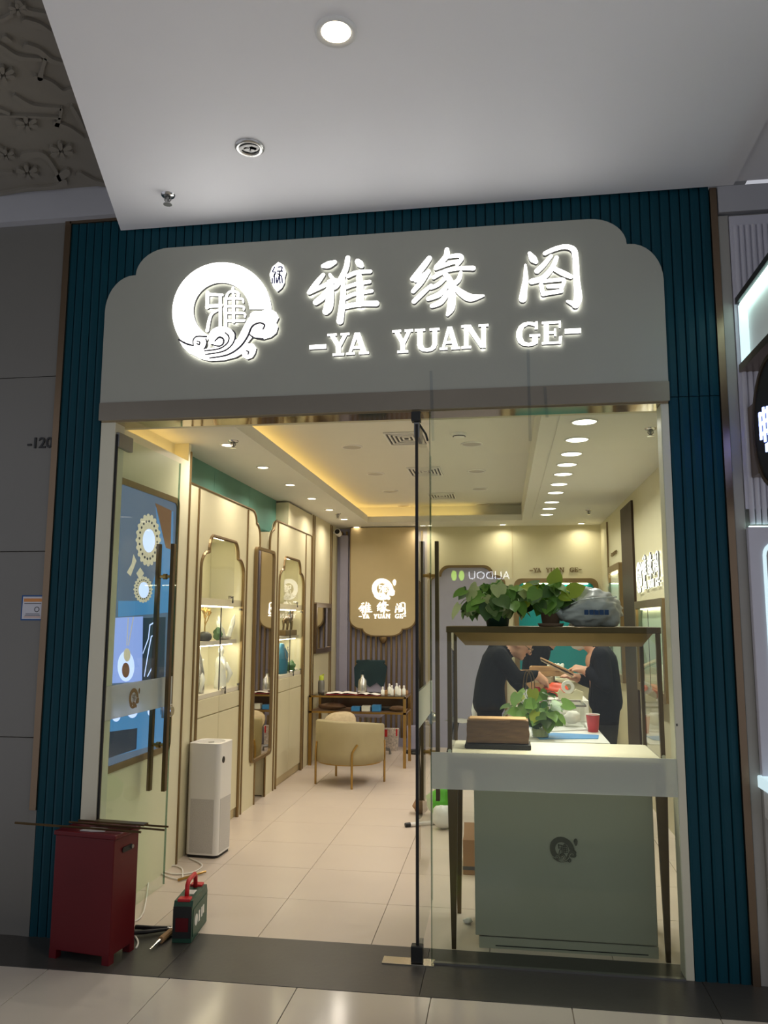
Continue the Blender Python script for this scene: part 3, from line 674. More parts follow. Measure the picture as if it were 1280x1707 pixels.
# ---- logo panel on the slatted wall
t = thing('logo_panel', 'tan hanging panel with a glowing emblem on the slatted rear wall', 'sign', (-1.46, 5.95, 1.3))
sc1 = scallop(-1.862, -1.062, 1.315, 2.64, .15, .12, .16, .085, flip=True, k=7)
sc2 = scallop(-1.875, -1.049, 1.300, 2.64, .15, .12, .16, .085, flip=True, k=7)
mk('panel', prism(sc1, 'xz', 5.94, 5.985), 'creamdark', t)
mk('rim', prism(sc2, 'xz', 5.945, 5.984), 'goldbrown', t)
mk('finial', lathe([(0, -.06), (.03, -.045), (.055, 0), (.05, .02)], (-1.455, 5.965, 1.275), n=10), 'goldbrown', t, smooth=True)
SB = south(5.935)
def at(u, v): return Matrix.Translation((0, 0, 0)) @ SB @ Matrix.Translation((u, v, 0))
small_sign(t, at(-1.455, 1.875), .50, [at(-1.668, 1.638), at(-1.452, 1.655), at(-1.235, 1.645)], .46, at(-1.46, 1.545), .445, 'lightsmall')
# ---- lit sign on the side wall beyond the counter (reads from -x)
t = thing('wall_sign', 'glowing emblem and characters on the cream side wall above the counter', 'sign', (1.165, 2.9, 1.75))
WM = Matrix(((0, 0, -1, 1.16), (-1, 0, 0, 0), (0, 1, 0, 0), (0, 0, 0, 1)))   # u -> -y
def atw(y, z): return WM @ Matrix.Translation((-y, z, 0))
small_sign(t, atw(3.32, 1.87), .50, [atw(3.02, 1.93), atw(2.76, 1.93), atw(2.50, 1.93)], .62, atw(2.76, 1.79), .55, 'lightsmall')
# ---- bronze lettering on the cream rear wall and small lettering on the side wall
t = thing('wall_lettering', 'small bronze capitals on the cream rear wall above the teal niche', 'lettering', (.6, 6.04, 2.05))
for a in LATIN: mk('letter' if a[0] != '-' else 'dash', fit(latin_bm(*a), -.27, 2.84, .47, at(.63, 2.105).copy() @ Matrix.Translation((0, 0, -.11))), ['goldbrown']*3, t)
t = thing('wall_lettering', 'tiny bronze capitals on the side wall above the glazed niche', 'lettering', (1.165, 4.85, 2.2))
for a in LATIN: mk('letter' if a[0] != '-' else 'dash', fit(latin_bm(*a), -.27, 2.84, .36, atw(4.85, 2.20) @ Matrix.Translation((0, 0, 0))), ['goldbrown']*3, t)
# ================================================================== DOORS + FIXED WINDOW
def door(name, label, loc, rotz, hy, lockside):
    t = thing(name, label, 'door', (0, 0, 0), kind=ST)
    L = .77
    g = mk('pane', B(-.005, .005, .004, L, .012, 2.44), 'glassdoor', t)
    mk('edge_seal', B(-.007, .007, -.004, .006, .012, 2.44), 'blackrubber', t)
    mk('free_edge', B(-.0052, .0052, L, L+.003, .012, 2.44), 'glassedge', t)
    mk('frosted_band', B(-.0062, .0062, .008, L-.002, 1.005, 1.17), 'frost', t)
    for z0, z1 in ((2.375, 2.452), (.004, .05)):
        mk('patch_fitting', B(-.014, .014, .0, .15, z0, z1, bev=.003), 'greymetal', t)
    for s in (-1, 1):
        h = mk('handle_bar', B(s*.044-.011, s*.044+.011, hy-.016, hy+.016, .55, 1.935, bev=.002), 'darkbronze', t)
    for z in (.80, 1.745):
        mk('standoff', tube([(-.036, hy, z), (.036, hy, z)], .009), 'brass', t)
        mk('collar', lathe([(.017, -.010), (.017, .010)], (0, hy, z), n=12, axis='x'), 'brass', t)
    lk = mk('lock', lathe([(0, -.032), (.026, -.032), (.026, .032), (0, .032)], (0, L-.04, .975), n=18, axis='x'), 'chrome', t, smooth=False)
    mk('lock_case', B(-.013, .013, L-.09, L+.004, .94, 1.01, bev=.003), 'silver', t)
    t.location = loc; t.rotation_euler = (0, 0, rotz); return t
d1 = door('door_1', 'open glass door leaf with bronze bar handles beside the advertising screen', (-1.947, .012, 0), math.radians(-1.2), .63, 1)
d2 = door('door_2', 'open glass door leaf seen edge-on in the middle of the entrance', (-.400, .0, 0), math.radians(.3), .66, 1)
bmz = emblem_parts()
for nm, bm in bmz:
    if nm in ('emblem_groove', 'seal_character'): bm.free(); continue
    m4 = Matrix(((0, 0, 1, .0068), (1, 0, 0, .30), (0, 1, 0, 1.087), (0, 0, 0, 1))) @ Matrix.Diagonal((.2, .2, .02, 1)) @ Matrix.Translation((-EC[0], -EC[1], 0))
    o = bpy.data.objects.new('band_emblem', bmesh_to('band_emblem', xf(bm, m4), 'goldbrown')); COL.objects.link(o); o.parent = d1
w1 = mk('window_1', B(-.335, .737, -.005, .005, .009, 2.502), 'glass', None, 'tall fixed shop window pane in front of the glass showcase', 'window', kind=ST)
mk('pane_edge', B(-.338, -.335, -.005, .005, .009, 2.502), 'glassedge', w1)
mk('frosted_band', B(-.334, .736, -.0062, .0062, .745, .905), 'frost', w1)
t = thing('floor_spring', 'polished steel floor pivot plate under the open door edge', 'door hardware', (-.43, 0, 0))
mk('cover_plate', B(-.555, -.325, -.038, .036, .0, .006, bev=.001), 'steelplate', t)
mk('pivot', B(-.428, -.376, -.022, .022, .006, .075, bev=.004), 'darkplastic', t)
t = thing('pivot_bracket', 'small dark pivot bracket under the lintel above the door edge', 'door hardware', (-.40, 0, 2.44))
mk('bracket', B(-.425, -.38, -.02, .03, 2.452, 2.5, bev=.003), 'darkplastic', t)
mk('arm', tube([(-.40, .0, 2.46), (-.36, .05, 2.40), (-.352, .06, 2.37)], .005), 'darkplastic', t)
for k, (px, y0, y1, lb) in enumerate(((718, 618, 735, 'thin clear strip beside the door pivot'), (880, 582, 735, 'long clear strip below the letter G'), (908, 645, 696, 'short clear strip under the lintel'))):
    a, b = G(px, y0, -.032), G(px+3, y1, -.032)
    mk('clear_strip', prism([(a.x-.007, a.z), (a.x+.007, a.z), (b.x+.009, b.z), (b.x-.005, b.z)], 'xz', -.0325, -.0315), 'clearplastic', None, lb, 'film', 'clear strips at the entrance')  # thin see-through upright strips set just in front of fascia and lintel
# unit number and notice on the mall wall
m4 = face_south(-2.363, -.002, 2.402)
mk('unit_number', xf(text_bm('-120', .079, .004, .0012), m4), 'darkplastic', None, 'black unit number 120 fixed to the mall wall', 'number')
t = thing('notice', 'small blue bordered notice stuck on the mall wall', 'notice', (-2.345, 0, 1.49))
mk('border', B(-2.408, -2.281, -.003, 0, 1.492, 1.618), 'noticeblue', t)
mk('sheet', B(-2.401, -2.288, -.004, -.002, 1.499, 1.611), 'notice', t)
mk('heading', B(-2.395, -2.294, -.0046, -.004, 1.585, 1.602), 'noticeorange', t)
mk('subheading', B(-2.392, -2.30, -.0046, -.004, 1.574, 1.578), 'inkgrey', t)
mk('stamp', prism([(-2.322+.014*math.cos(a*PI/8), 1.547+.014*math.sin(a*PI/8)) for a in range(16)], 'xz', -.0046, -.004, [[(-2.322+.010*math.cos(a*PI/8), 1.547+.010*math.sin(a*PI/8)) for a in range(16)]]), 'inkgrey', t)
for k in range(3): mk('text_line', B(-2.39+.004*k, -2.30-.003*k, -.0046, -.004, 1.507+.008*k, 1.510+.008*k), 'inkgrey' if k else 'noticeorange', t)
mk('door_magnet', B(.7425, .7475, -.003, .001, 1.045, 1.055), 'socket', None, 'tiny dark magnet on the pale window jamb', 'magnet')

# ================================================================== ADVERTISING SCREEN
SXP = -2.0185
def sc2d(a, b): p = SX(150+a*.31658, 780+b*.31658, SXP); return (p.y, p.z)
t = thing('advertising_screen', 'tall lit screen showing silver pendants on the ivory wall pier', 'screen', (-2.025, .58, .74))
mk('frame', prism(rrect(.175, 1.0, .715, 2.255, .05), 'yz', -2.03, -2.012, [rrect(.205, .965, .75, 2.22, .035)]), 'goldbrown', t)
mk('backplate', B(-2.03, -2.021, .18, .99, .73, 2.24), 'screenbg', t)
def lit(name, pts, m, d=0, conv=sc2d, par=t):
    q = [conv(*p) for p in pts]; q = [(max(.207, min(.962, a)), max(.753, min(2.217, b))) for a, b in q]
    return mk(name, prism(q, 'yz', -2.021, -2.0205+.0004*d), m, par)
def oval(cx, cy, rx, ry, n=20): return [(cx+rx*math.cos(2*PI*i/n), cy+ry*math.sin(2*PI*i/n)) for i in range(n)]
lit('picture', [(150, 150), (440, 230), (440, 760), (150, 785)], 'screenblue', 1)
lit('picture', [(150, 150), (345, 190), (370, 480), (300, 700), (150, 700)], 'screenbg', 2)
lit('picture_accent', [(345, 185), (430, 225), (425, 430), (400, 420)], 'screenorange', 3)
lit('picture', [(120, 790), (280, 782), (275, 1125), (110, 1135)], 'screenpale', 2)
lit('picture', [(282, 790), (400, 785), (390, 1115), (275, 1120)], 'screendark', 2)
lit('picture', [(100, 1240), (420, 1220), (410, 1440), (90, 1530)], 'screenblue', 2)
lit('picture_accent', [(100, 1390), (250, 1370), (245, 1480), (95, 1530)], 'screendark', 3)
for cx, cy, rx, ry, ix, iy in ((307, 380, 60, 130, 32, 62), (280, 640, 46, 66, 26, 42)):
    lit('pendant', oval(cx, cy, rx, ry), 'screensilver', 4); lit('pendant_stone', oval(cx+3, cy+3, ix, iy), 'screenlight', 6)
    for k in range(20):
        a = 2*PI*k/20; lit('pendant_petal', oval(cx+rx*.98*math.cos(a), cy+ry*.98*math.sin(a), rx*.13, ry*.09, 8), 'screensilver', 5); lit('pendant_filigree', oval(cx+rx*.78*math.cos(a+.1), cy+ry*.76*math.sin(a+.1), rx*.075, ry*.06, 6), 'screendark', 6)
lit('pendant_bail', [(265, 525), (285, 555), (262, 590), (245, 555)], 'screensilver', 5); lit('earring', [(230, 455), (245, 490), (215, 570), (195, 550), (220, 505)], 'screensilver', 4)
lit('jade_pendant', oval(190, 1045, 44, 80), 'screenlight', 5); lit('jade_hole', oval(188, 1065, 20, 40), 'screenorange', 6); lit('jade_cap', oval(195, 985, 18, 35), 'screensilver', 6)
for q in ([(200, 790), (203, 790), (196, 935), (193, 935)], [(228, 785), (231, 785), (204, 935), (201, 935)]): lit('pendant_chain', q, 'screensilver', 5)
for q in ([(355, 800), (358, 806), (318, 830), (310, 900), (280, 980), (278, 975), (307, 895), (314, 825)], [(360, 868), (362, 872), (325, 890), (312, 960), (288, 1100), (285, 1098), (308, 955), (322, 885)], [(345, 1010), (349, 1013), (305, 1100), (301, 1098)]): lit('necklace', q, 'screenlight', 4)
for cx, cy, r in ((138, 1300, 24), (223, 1272, 30), (318, 1285, 14)): lit('bangle', oval(cx, cy, r, r*1.5), 'screenlight', 5)

# ================================================================== DISPLAY CABINETS
XF = -2.05
def arch(y0, y1, z1, pad=0., z0=0.):
    """open-bottomed arch path from the floor up and down again"""
    return scallop(y0-pad, y1+pad, z0, z1+pad, .13, .115, .085, .125, k=6)
def cabinet(y0, y1, ya, yb, side, label):
    t = thing('display_cabinet', label, 'cabinet', (XF-.15, (y0+y1)/2, 0))
    out = scallop(y0, y1, 0, 2.405, .10, .13, .12, .10, k=6, sides=(side == 0, side == 1))
    ar = arch(ya, yb, 2.095, .0)
    poly = out[:1] + out[1:-1] + out[-1:] + ar[::-1]
    mk('front_panel', prism(poly, 'yz', XF-.02, XF), 'cream', t)
    # metal edging following the outline
    inner = [(a, b) for a, b in out]
    bm = nb(); tube([(XF+.001, a, b) for a, b in out], .011, bm, 6); mk('edge_strip', bm, 'goldbrown', t)
    bm = nb(); tube([(XF+.002, a, b) for a, b in ar], .014, bm, 6); mk('arch_frame', bm, 'goldbrown', t)
    for y in (ya-.075, yb+.075): mk('metal_strip', B(XF-.004, XF+.009, y-.008, y+.008, 0, 2.39), 'goldbrown', t)
    mk('carcass', B(-2.42, XF-.02, y0+.01, ya-.03, .01, 2.28), 'cream', t); mk('carcass', B(-2.42, XF-.02, yb+.03, y1-.01, .01, 2.1), 'cream', t)
    mk('side_lining', B(-2.40, XF-.021, ya-.031, ya-.026, .96, 2.12), 'caseback', t); mk('side_lining', B(-2.40, XF-.021, yb+.026, yb+.031, .96, 2.12), 'caseback', t)
    mk('back_panel', B(-2.42, -2.33, ya-.03, yb+.03, 0, 2.3), 'caseback', t)
    mk('top_panel', B(-2.40, XF-.02, ya-.03, yb+.03, 2.12, 2.3), 'caseback', t)
    ym = (ya+yb)/2
    mk('shelf', B(-2.40, XF-.012, ya-.03, yb+.03, .955, .985), 'deck', t); mk('shelf', B(-2.40, XF-.05, ya-.03, yb+.03, 1.315, 1.345), 'deck', t)
    mk('rail', B(-2.40, XF-.012, ya-.03, yb+.03, 1.60, 1.65), 'cream', t)
    for z in (2.108, 1.592): mk('light_strip', B(XF-.10, XF-.07, ya+(.22 if z > 2 else .02), yb-(.22 if z > 2 else .02), z, z+.008), 'casestrip', t)
    mk('light_strip', B(XF-.10, XF-.07, ya+.02, yb-.02, 1.307, 1.314), 'casestrip', t)
    for a, b in ((ya+.004, ym-.003), (ym+.003, yb-.004)):
        mk('glass_door', B(XF-.011, XF-.006, a, b, .988, 1.598), 'glassclear', t)
        dr = mk('drawer', B(XF-.02, XF-.004, a, b, .838, .952, bev=.002), 'cream', t)
        dd = mk('cupboard_door', B(XF-.02, XF-.004, a, b, .075, .830, bev=.002), 'cream', t)
    mk('carcass_front', B(-2.40, XF-.02, ya, yb, .0, .955), 'creamdark', t)
    mk('glass_door', B(XF-.011, XF-.006, ya+.20, yb-.20, 1.652, 2.09), 'glassclear', t)
    mk('door_gap', B(XF-.012, XF-.005, ym-.003, ym+.003, .99, 1.597), 'darkplastic', t)
    for z, y in ((.988, ym+.05), (1.655, ym+.16)):
        lk = mk('lock', lathe([(0, .006), (.012, .006), (.012, -.016), (0, -.016)], (XF+.004, y, z+.012), n=10, axis='x'), 'chrome', t)
        k = B(XF+.008, XF+.012, y+.026, y+.046, z-.012, z+.022, bev=.002); tube([(XF+.01, y, z+.012), (XF+.01, y+.036, z+.014)], .003, k); lathe([(0, -.003), (.012, -.003), (.012, .003), (0, .003)], (XF+.01, y+.036, z-.02), bm=k, n=10, axis='x'); mk('key', k, 'darkplastic', lk)
    for z in (1.0, 1.58):
        for y in (ya+.03, yb-.03): mk('hinge', B(XF-.014, XF-.002, y-.012, y+.012, z-.008, z+.008), 'greymetal', t)
    return t
cabinet(1.20, 2.80, 1.475, 2.39, 1, 'cream display cabinet with an arched glazed front nearest the entrance')
cabinet(3.10, 4.655, 3.42, 4.33, 0, 'cream arched display cabinet beyond the tall mirror holding the blue bust')
nm = mk('wall_niche', B(-2.43, -2.17, 2.79, 3.11, 0, 2.38), 'creamdark', None, 'narrow tan recess between the two display cabinets', 'wall', kind=ST)
mk('post', B(-2.17, -2.13, 2.93, 3.0, 0, 2.3), 'darkbronze', nm)
t = thing('wall_mirror', 'tall round-cornered mirror fixed between the two display cabinets', 'mirror', (-2.03, 2.93, .345))
mk('frame', prism(rrect(2.655, 3.205, .345, 2.11, .05), 'yz', -2.048, -2.022, [rrect(2.68, 3.18, .37, 2.085, .035)]), 'goldbrown', t)
mk('glass', prism(rrect(2.678, 3.182, .368, 2.087, .035), 'yz', -2.046, -2.034), 'mirror', t)
mk('bracket', B(-2.17, -2.046, 2.86, 3.0, .5, .6), 'darkbronze', t)
t = thing('framed_mirror', 'small bronze framed mirror on the pier behind the desk', 'mirror', (-2.04, 5.18, 1.13))
mk('frame', prism(rrect(4.80, 5.58, 1.135, 1.69, .02), 'yz', -2.05, -2.015, [rrect(4.85, 5.53, 1.185, 1.64, .01)]), 'bronze', t)
mk('glass', B(-2.05, -2.035, 4.84, 5.54, 1.17, 1.65), 'mirror', t)
t = thing('security_camera', 'white bullet camera high on the pier by the slatted wall', 'camera', (-2.03, 5.72, 2.53))
mk('housing', xf(lathe([(0, -.06), (.035, -.06), (.04, .05), (.036, .06), (.03, .055)], n=16), Matrix.Translation((-1.98, 5.72, 2.555)) @ Matrix.Rotation(math.radians(80), 4, 'X')), 'white', t, smooth=True)
mk('lens', xf(lathe([(0, .052), (.031, .052)], n=14), Matrix.Translation((-1.98, 5.72, 2.555)) @ Matrix.Rotation(math.radians(80), 4, 'X')), 'blackrubber', t)
mk('bracket', tube([(-2.05, 5.76, 2.56), (-2.0, 5.75, 2.56)], .014), 'white', t)

# ---- ornaments inside the cabinets
def ornament_tree():
    t = thing('coral_ornament', 'golden wire tree ornament on a dark stone in the nearest cabinet', 'ornament', (-2.14, 1.66, 1.345))
    mk('stone_base', ell((-2.14, 1.66, 1.375), (.05, .075, .04), u=10, v=6), 'darkstone', t, smooth=True)
    bm = nb(); R = random.Random(3)
    def br(p, d, l, r, n):
        q = p + d*l; tube([p, (p+q)/2+Vector((0, R.uniform(-.006, .006), 0)), q], [r, r*.85, r*.7], bm, 5)
        if n:
            for k in range(3):
                e = (d + Vector((R.uniform(-.35, .35), R.uniform(-.75, .75), R.uniform(-.05, .35)))).normalized(); br(q, e, l*R.uniform(.68, .86), r*.72, n-1)
    br(Vector((-2.14, 1.66, 1.40)), Vector((0, 0, 1)), .058, .007, 4)
    mk('branches', bm, 'goldwire', t)
ornament_tree()
def blob(name, label, cat, c, r, m, seed, amp=.25, extra=None, n=(14, 10), pw=1):
    R = random.Random(seed); bm = ell((0, 0, 0), (1, 1, 1), u=n[0], v=n[1]); ph = [R.uniform(0, 6) for _ in range(6)]
    for v in bm.verts:
        d = v.co; k = 1+amp*(math.sin(3*d.x+ph[0])*math.sin(4*d.y+ph[1])+.6*math.sin(7*d.z+ph[2]+2*d.x)+.4*math.sin(9*d.y+ph[3]))
        v.co = Vector((d.x*r[0]*k, d.y*r[1]*k, (d.z if d.z < 0 else d.z*k)*r[2]))
    xf(bm, Matrix.Translation((c[0], c[1], c[2]+r[2])))
    return mk(name, bm, m, None, label, cat, smooth=True)
blob('jade_carving', 'small green jade carving beside the white crystal in the nearest cabinet', 'ornament', (-2.12, 1.90, 1.346), (.03, .04, .045), 'jadegreen', 2, .22)
t = thing('crystal_sculpture', 'jagged white crystal sculpture on the upper shelf of the nearest cabinet', 'ornament', (-2.14, 2.08, 1.345))
R = random.Random(11); bm = nb()
for k in range(11):
    a = R.uniform(0, 6.28); p = Vector((-2.14+.03*math.cos(a), 2.08+.05*math.sin(a), 1.37)); d = Vector((.3*math.cos(a), .8*math.sin(a), R.uniform(.7, 1.4))).normalized(); l = R.uniform(.08, .18)
    tube([p, p+d*l*.75, p+d*l], [.018, .016, .002], bm, 5)
mk('crystals', bm, 'jadewhite', t); mk('base', ell((-2.14, 2.08, 1.362), (.05, .09, .018), u=10, v=6), 'silver', t)
t = thing('necklace_bust', 'silver necklace display bust at the front of the nearest cabinet', 'display bust', (-2.14, 1.56, .985))
bm = lathe([(0, .0), (.075, .0), (.08, .03), (.075, .14), (.05, .23), (.028, .28), (.026, .315), (0, .32)], n=18); xf(bm, Matrix.Translation((-2.14, 1.56, .985)) @ Matrix.Diagonal((.62, 1.0, 1, 1)))
mk('bust', bm, 'silver', t, smooth=True)
mk('scarf', tube([(-2.09, 1.50, 1.0), (-2.085, 1.53, 1.08), (-2.14, 1.57, 1.17), (-2.11, 1.60, 1.22)], [.01, .02, .018, .006]), 'jadewhite', t, smooth=True)
t = thing('jade_statue', 'tall slender white jade figure behind the cabinet door gap', 'statue', (-2.14, 2.02, .985))
bm = lathe([(0, 0), (.05, 0), (.055, .04), (.045, .12), (.05, .18), (.038, .225), (.018, .245), (.026, .27), (.024, .295), (.010, .312), (0, .315)], n=14); xf(bm, Matrix.Translation((-2.14, 2.02, .985)) @ Matrix.Diagonal((.8, 1.25, 1, 1)))
mk('robe', bm, 'jadewhite', t, smooth=True); mk('arm', tube([(-2.11, 1.98, 1.19), (-2.08, 1.95, 1.14), (-2.08, 1.99, 1.13)], [.014, .012, .008]), 'jadewhite', t, smooth=True)
mk('sleeve', tube([(-2.12, 2.08, 1.17), (-2.09, 2.10, 1.09), (-2.11, 2.09, 1.02)], [.014, .022, .010]), 'jadewhite', t, smooth=True)
t = thing('horse_ornament', 'dark bronze horse ornament on a plinth in the far cabinet', 'ornament', (-2.14, 3.83, 1.345))
mk('plinth', B(-2.19, -2.085, 3.58, 4.0, 1.345, 1.40, bev=.006), 'darkbronze', t)
bm = ell((-2.14, 3.82, 1.50), (.035, .10, .04), u=12, v=8); tube([(-2.14, 3.90, 1.51), (-2.14, 3.96, 1.57), (-2.14, 3.97, 1.60)], [.035, .026, .022], bm); ell((-2.14, 4.0, 1.595), (.016, .045, .02), bm, 8, 6)
for y, dx in ((3.75, -.02), (3.76, .02), (3.89, -.02), (3.91, .02)): tube([(-2.14+dx, y, 1.49), (-2.14+dx, y+.012, 1.445), (-2.14+dx, y-.004, 1.40)], [.017, .011, .009], bm, 6)
tube([(-2.14, 3.73, 1.51), (-2.14, 3.68, 1.49), (-2.14, 3.67, 1.43)], [.012, .014, .004], bm, 6)
mk('horse', bm, 'darkbronze', t, smooth=True); mk('mane', tube([(-2.14, 3.90, 1.55), (-2.14, 3.94, 1.62), (-2.14, 3.97, 1.63)], [.012, .016, .006]), 'darkstone', t)
t = thing('blue_bust', 'blue velvet necklace bust in the far cabinet', 'display bust', (-2.14, 3.66, .985))
bm = lathe([(0, 0), (.10, 0), (.105, .04), (.115, .14), (.105, .20), (.06, .255), (.045, .285), (0, .29)], n=18); xf(bm, Matrix.Translation((-2.14, 3.66, .985)) @ Matrix.Diagonal((.55, 1.15, 1, 1))); mk('bust', bm, 'bluevelvet', t, smooth=True)
mk('necklace', tube([(-2.09, 3.60, 1.24), (-2.08, 3.61, 1.15), (-2.08, 3.66, 1.10), (-2.08, 3.71, 1.15), (-2.09, 3.72, 1.24)], .004), 'silver', t)
blob('jade_carving', 'dark green jade carving beside the blue velvet bust', 'ornament', (-2.11, 3.95, .986), (.05, .07, .055), 'jadegreen', 5, .3)
blob('jewel_tray', 'small pale tray with trinkets at the front of the blue bust', 'tray', (-2.12, 4.12, .986), (.04, .08, .014), 'paper', 6, .08)

for nm_, dy in (('coral_ornament', .17), ('jade_carving', .14), ('crystal_sculpture', .17), ('necklace_bust', .15), ('jade_statue', .16), ('horse_ornament', .24), ('blue_bust', .20), ('jade_carving.001', .14), ('jewel_tray', .14)):
    bpy.data.objects[nm_].location.y += dy

# ================================================================== LOOSE THINGS BY THE DOOR
t = thing('air_purifier', 'white tower air purifier standing beside the display cabinet', 'air purifier', (0, 0, 0))
def tower(z0, z1, h=.118, r=.035): return prism(rrect(-h, h, -h, h, r, 6), 'xy', z0, z1)
mk('base', prism(rrect(-.112, .112, -.112, .112, .034, 6), 'xy', 0, .018), 'blackrubber', t); mk('housing', tower(.018, .695), 'purifier', t)
mk('top_rim', prism(rrect(-.118, .118, -.118, .118, .035, 6), 'xy', .695, .705, [oval(0, 0, .098, .098, 28)]), 'purifier', t)
g = mk('top_grille', lathe([(0, .698), (.09, .700), (.098, .705)], n=28), 'perfor', t)
mk('fan_hub', lathe([(0, .7015), (.02, .7015), (.022, .698)], n=14), 'greymetal', g)
for a, b, c_, e in ((-.085, .085, -.1195, -.1175), ):
    mk('perforated_panel', B(a, b, c_, e, .03, .36), 'perfor', t)
mk('perforated_panel', B(.1175, .1195, -.085, .085, .03, .36), 'perfor', t)
mk('display', lathe([(0, .0025), (.021, .0025), (.021, 0)], (.118, -.055, .60), n=20, axis='x'), 'blackrubber', t)
t.location = (-1.918, 1.44, 0); t.scale = (.94, .94, 1); t.rotation_euler = (0, 0, math.radians(-4))
pts = [(302, 1431), (321, 1440), (322, 1447), (305, 1456), (278, 1458), (260, 1454), (258, 1449), (275, 1444), (289, 1448), (291, 1456), (288, 1467), (268, 1463), (252, 1454), (240, 1438)]
q = [FL(*p) for p in pts]; q = [(p.x+.05, p.y, .006) for p in q]
q[-1] = (q[-1][0], q[-1][1], .006); q = q + [(-1.86, .38, .006), (-1.85, .2, .006), (-1.72, .02, .006), (-1.69, -.06, .006)]
mk('power_cord', tube(bend_pts(q, 5), .0045, n=6), 'paper', None, 'thin white cord looped on the floor before the air purifier', 'cord', smooth=True)
t = thing('metal_box', 'dark red metal tool cabinet standing on the threshold', 'tool cabinet', (0, 0, 0))
mk('body', B(-.155, .155, -.095, .095, .035, .525, bev=.004), 'red', t); mk('lid', B(-.162, .162, -.10, .10, .525, .545, bev=.004), 'red', t)
for x in (-.155, .119):
    for y in (-.095, .059): mk('foot', prism([(x, 0), (x+.036, 0), (x+.036, .04), (x, .04)], 'xz', y, y+.036), 'red', t)
h = mk('side_handle', prism(rrect(-.035, .045, .455, .478, .010), 'yz', .155, .160), 'blackrubber', t); mk('handle_bolt', lathe([(0, .008), (.009, .008), (.009, 0)], (.158, .035, .467), n=10, axis='x'), 'greymetal', h)
t.location = (-1.866, -.135, .001); t.rotation_euler = (0, 0, math.radians(-8))
mk('scrap_film', prism([(-1.92, -.20), (-1.86, -.21), (-1.80, -.20), (-1.81, -.15), (-1.90, -.14)], 'xy', .5465, .549), 'plasticbag', None, 'torn clear film lying on the red tool cabinet', 'film')
mk('metal_rod', tube([(-2.26, -.17, .560), (-1.62, -.215, .556)], .006, n=6), 'darkbronze', None, 'long thin dark rod lying across the red tool cabinet', 'rod')
mk('metal_rod', tube([(-2.03, -.10, .556), (-1.53, -.165, .556)], .005, n=6), 'darkbronze', None, 'second dark rod on the tool cabinet reaching past the door', 'rod')
t = thing('metal_rod', 'dark rod carrying a flat plate on the tool cabinet', 'rod', (-1.73, -.09, .555))
mk('rod', tube([(-2.0, -.07, .558), (-1.535, -.115, .558)], .005, n=6), 'darkbronze', t); mk('plate', xf(B(-.13, .13, -.02, .02, .0, .008), Matrix.Translation((-1.77, -.105, .561)) @ Matrix.Rotation(math.radians(-6), 4, 'Z')), 'darkbronze', t)
# green tool case
t = thing('tool_case', 'dark green case with a red carry handle standing on the threshold edge', 'tool case', (0, 0, 0))
prof = [(-.138, .0), (.138, .0), (.138, .145), (.12, .18), (-.12, .18), (-.138, .145)]
mk('body', prism(prof, 'yz', -.045, .045), 'greenplastic', t)
mk('side_panel', prism([(-.12, .02), (.12, .02), (.12, .14), (-.12, .14)], 'yz', .045, .048), 'greenplastic', t)
mk('front_cover', prism([(-.043, .02), (.043, .02), (.043, .16), (-.043, .16)], 'xz', -.142, -.138), 'darkplastic', t)
mk('front_badge', prism([(-.03, .05), (.03, .05), (.03, .11), (-.03, .11)], 'xz', -.1445, -.142), 'red', t)
h = mk('handle', tube([(0, -.075, .178), (0, -.07, .235), (0, -.05, .25), (0, .05, .25), (0, .07, .235), (0, .075, .178)], .011, n=8), 'redbright', t, smooth=True)
for y in (-.105, .105): mk('latch', B(-.03, .03, y-.022, y+.022, .176, .19, bev=.004), 'redbright', t)
mk('label', B(-.02, .02, -.03, .03, .1795, .1815), 'paper', t)
lg = nb()
for i, y in enumerate((-.03, .015, .045)): B(.048, .0492, y, y+.022, .055+.006*i, .105, lg)
lathe([(0, .0012), (.026, .0012), (.026, 0)], (.048, -.07, .08), bm=lg, n=16, axis='x'); mk('logo', lg, 'paper', t)
t.location = (-1.527, .175, .0025); t.rotation_euler = (0, 0, math.radians(6))
t = thing('pliers', 'black handled pliers on the floor beside the green case', 'pliers', (-1.68, .12, 0))
for a, b, nmz in (((-1.79, .14, .02), (-1.62, .16, .02), 'handle'), ((-1.80, .06, .02), (-1.62, .14, .02), 'handle')): mk(nmz, tube([a, ((a[0]+b[0])/2, (a[1]+b[1])/2-.008, .02), b], [.011, .010, .007]), 'blackrubber', t)
mk('jaw', tube([(-1.63, .15, .016), (-1.59, .16, .015)], [.012, .006]), 'greymetal', t)
t = thing('chisel', 'orange handled chisel lying against the green case', 'chisel', (-1.60, .03, 0))
mk('handle', tube([(-1.598, .12, .02), (-1.607, .02, .016)], [.015, .016], n=10), 'woodlight', t); mk('blade', tube([(-1.608, .02, .016), (-1.618, -.07, .008)], [.009, .003], n=6), 'silver', t)
a, b = FL(297, 1467, .012), FL(343, 1453, .012); mk('brass_rod', tube([a, b], [.008, .006], n=6), 'brass', None, 'short brass rod lying on the beige tiles', 'rod')
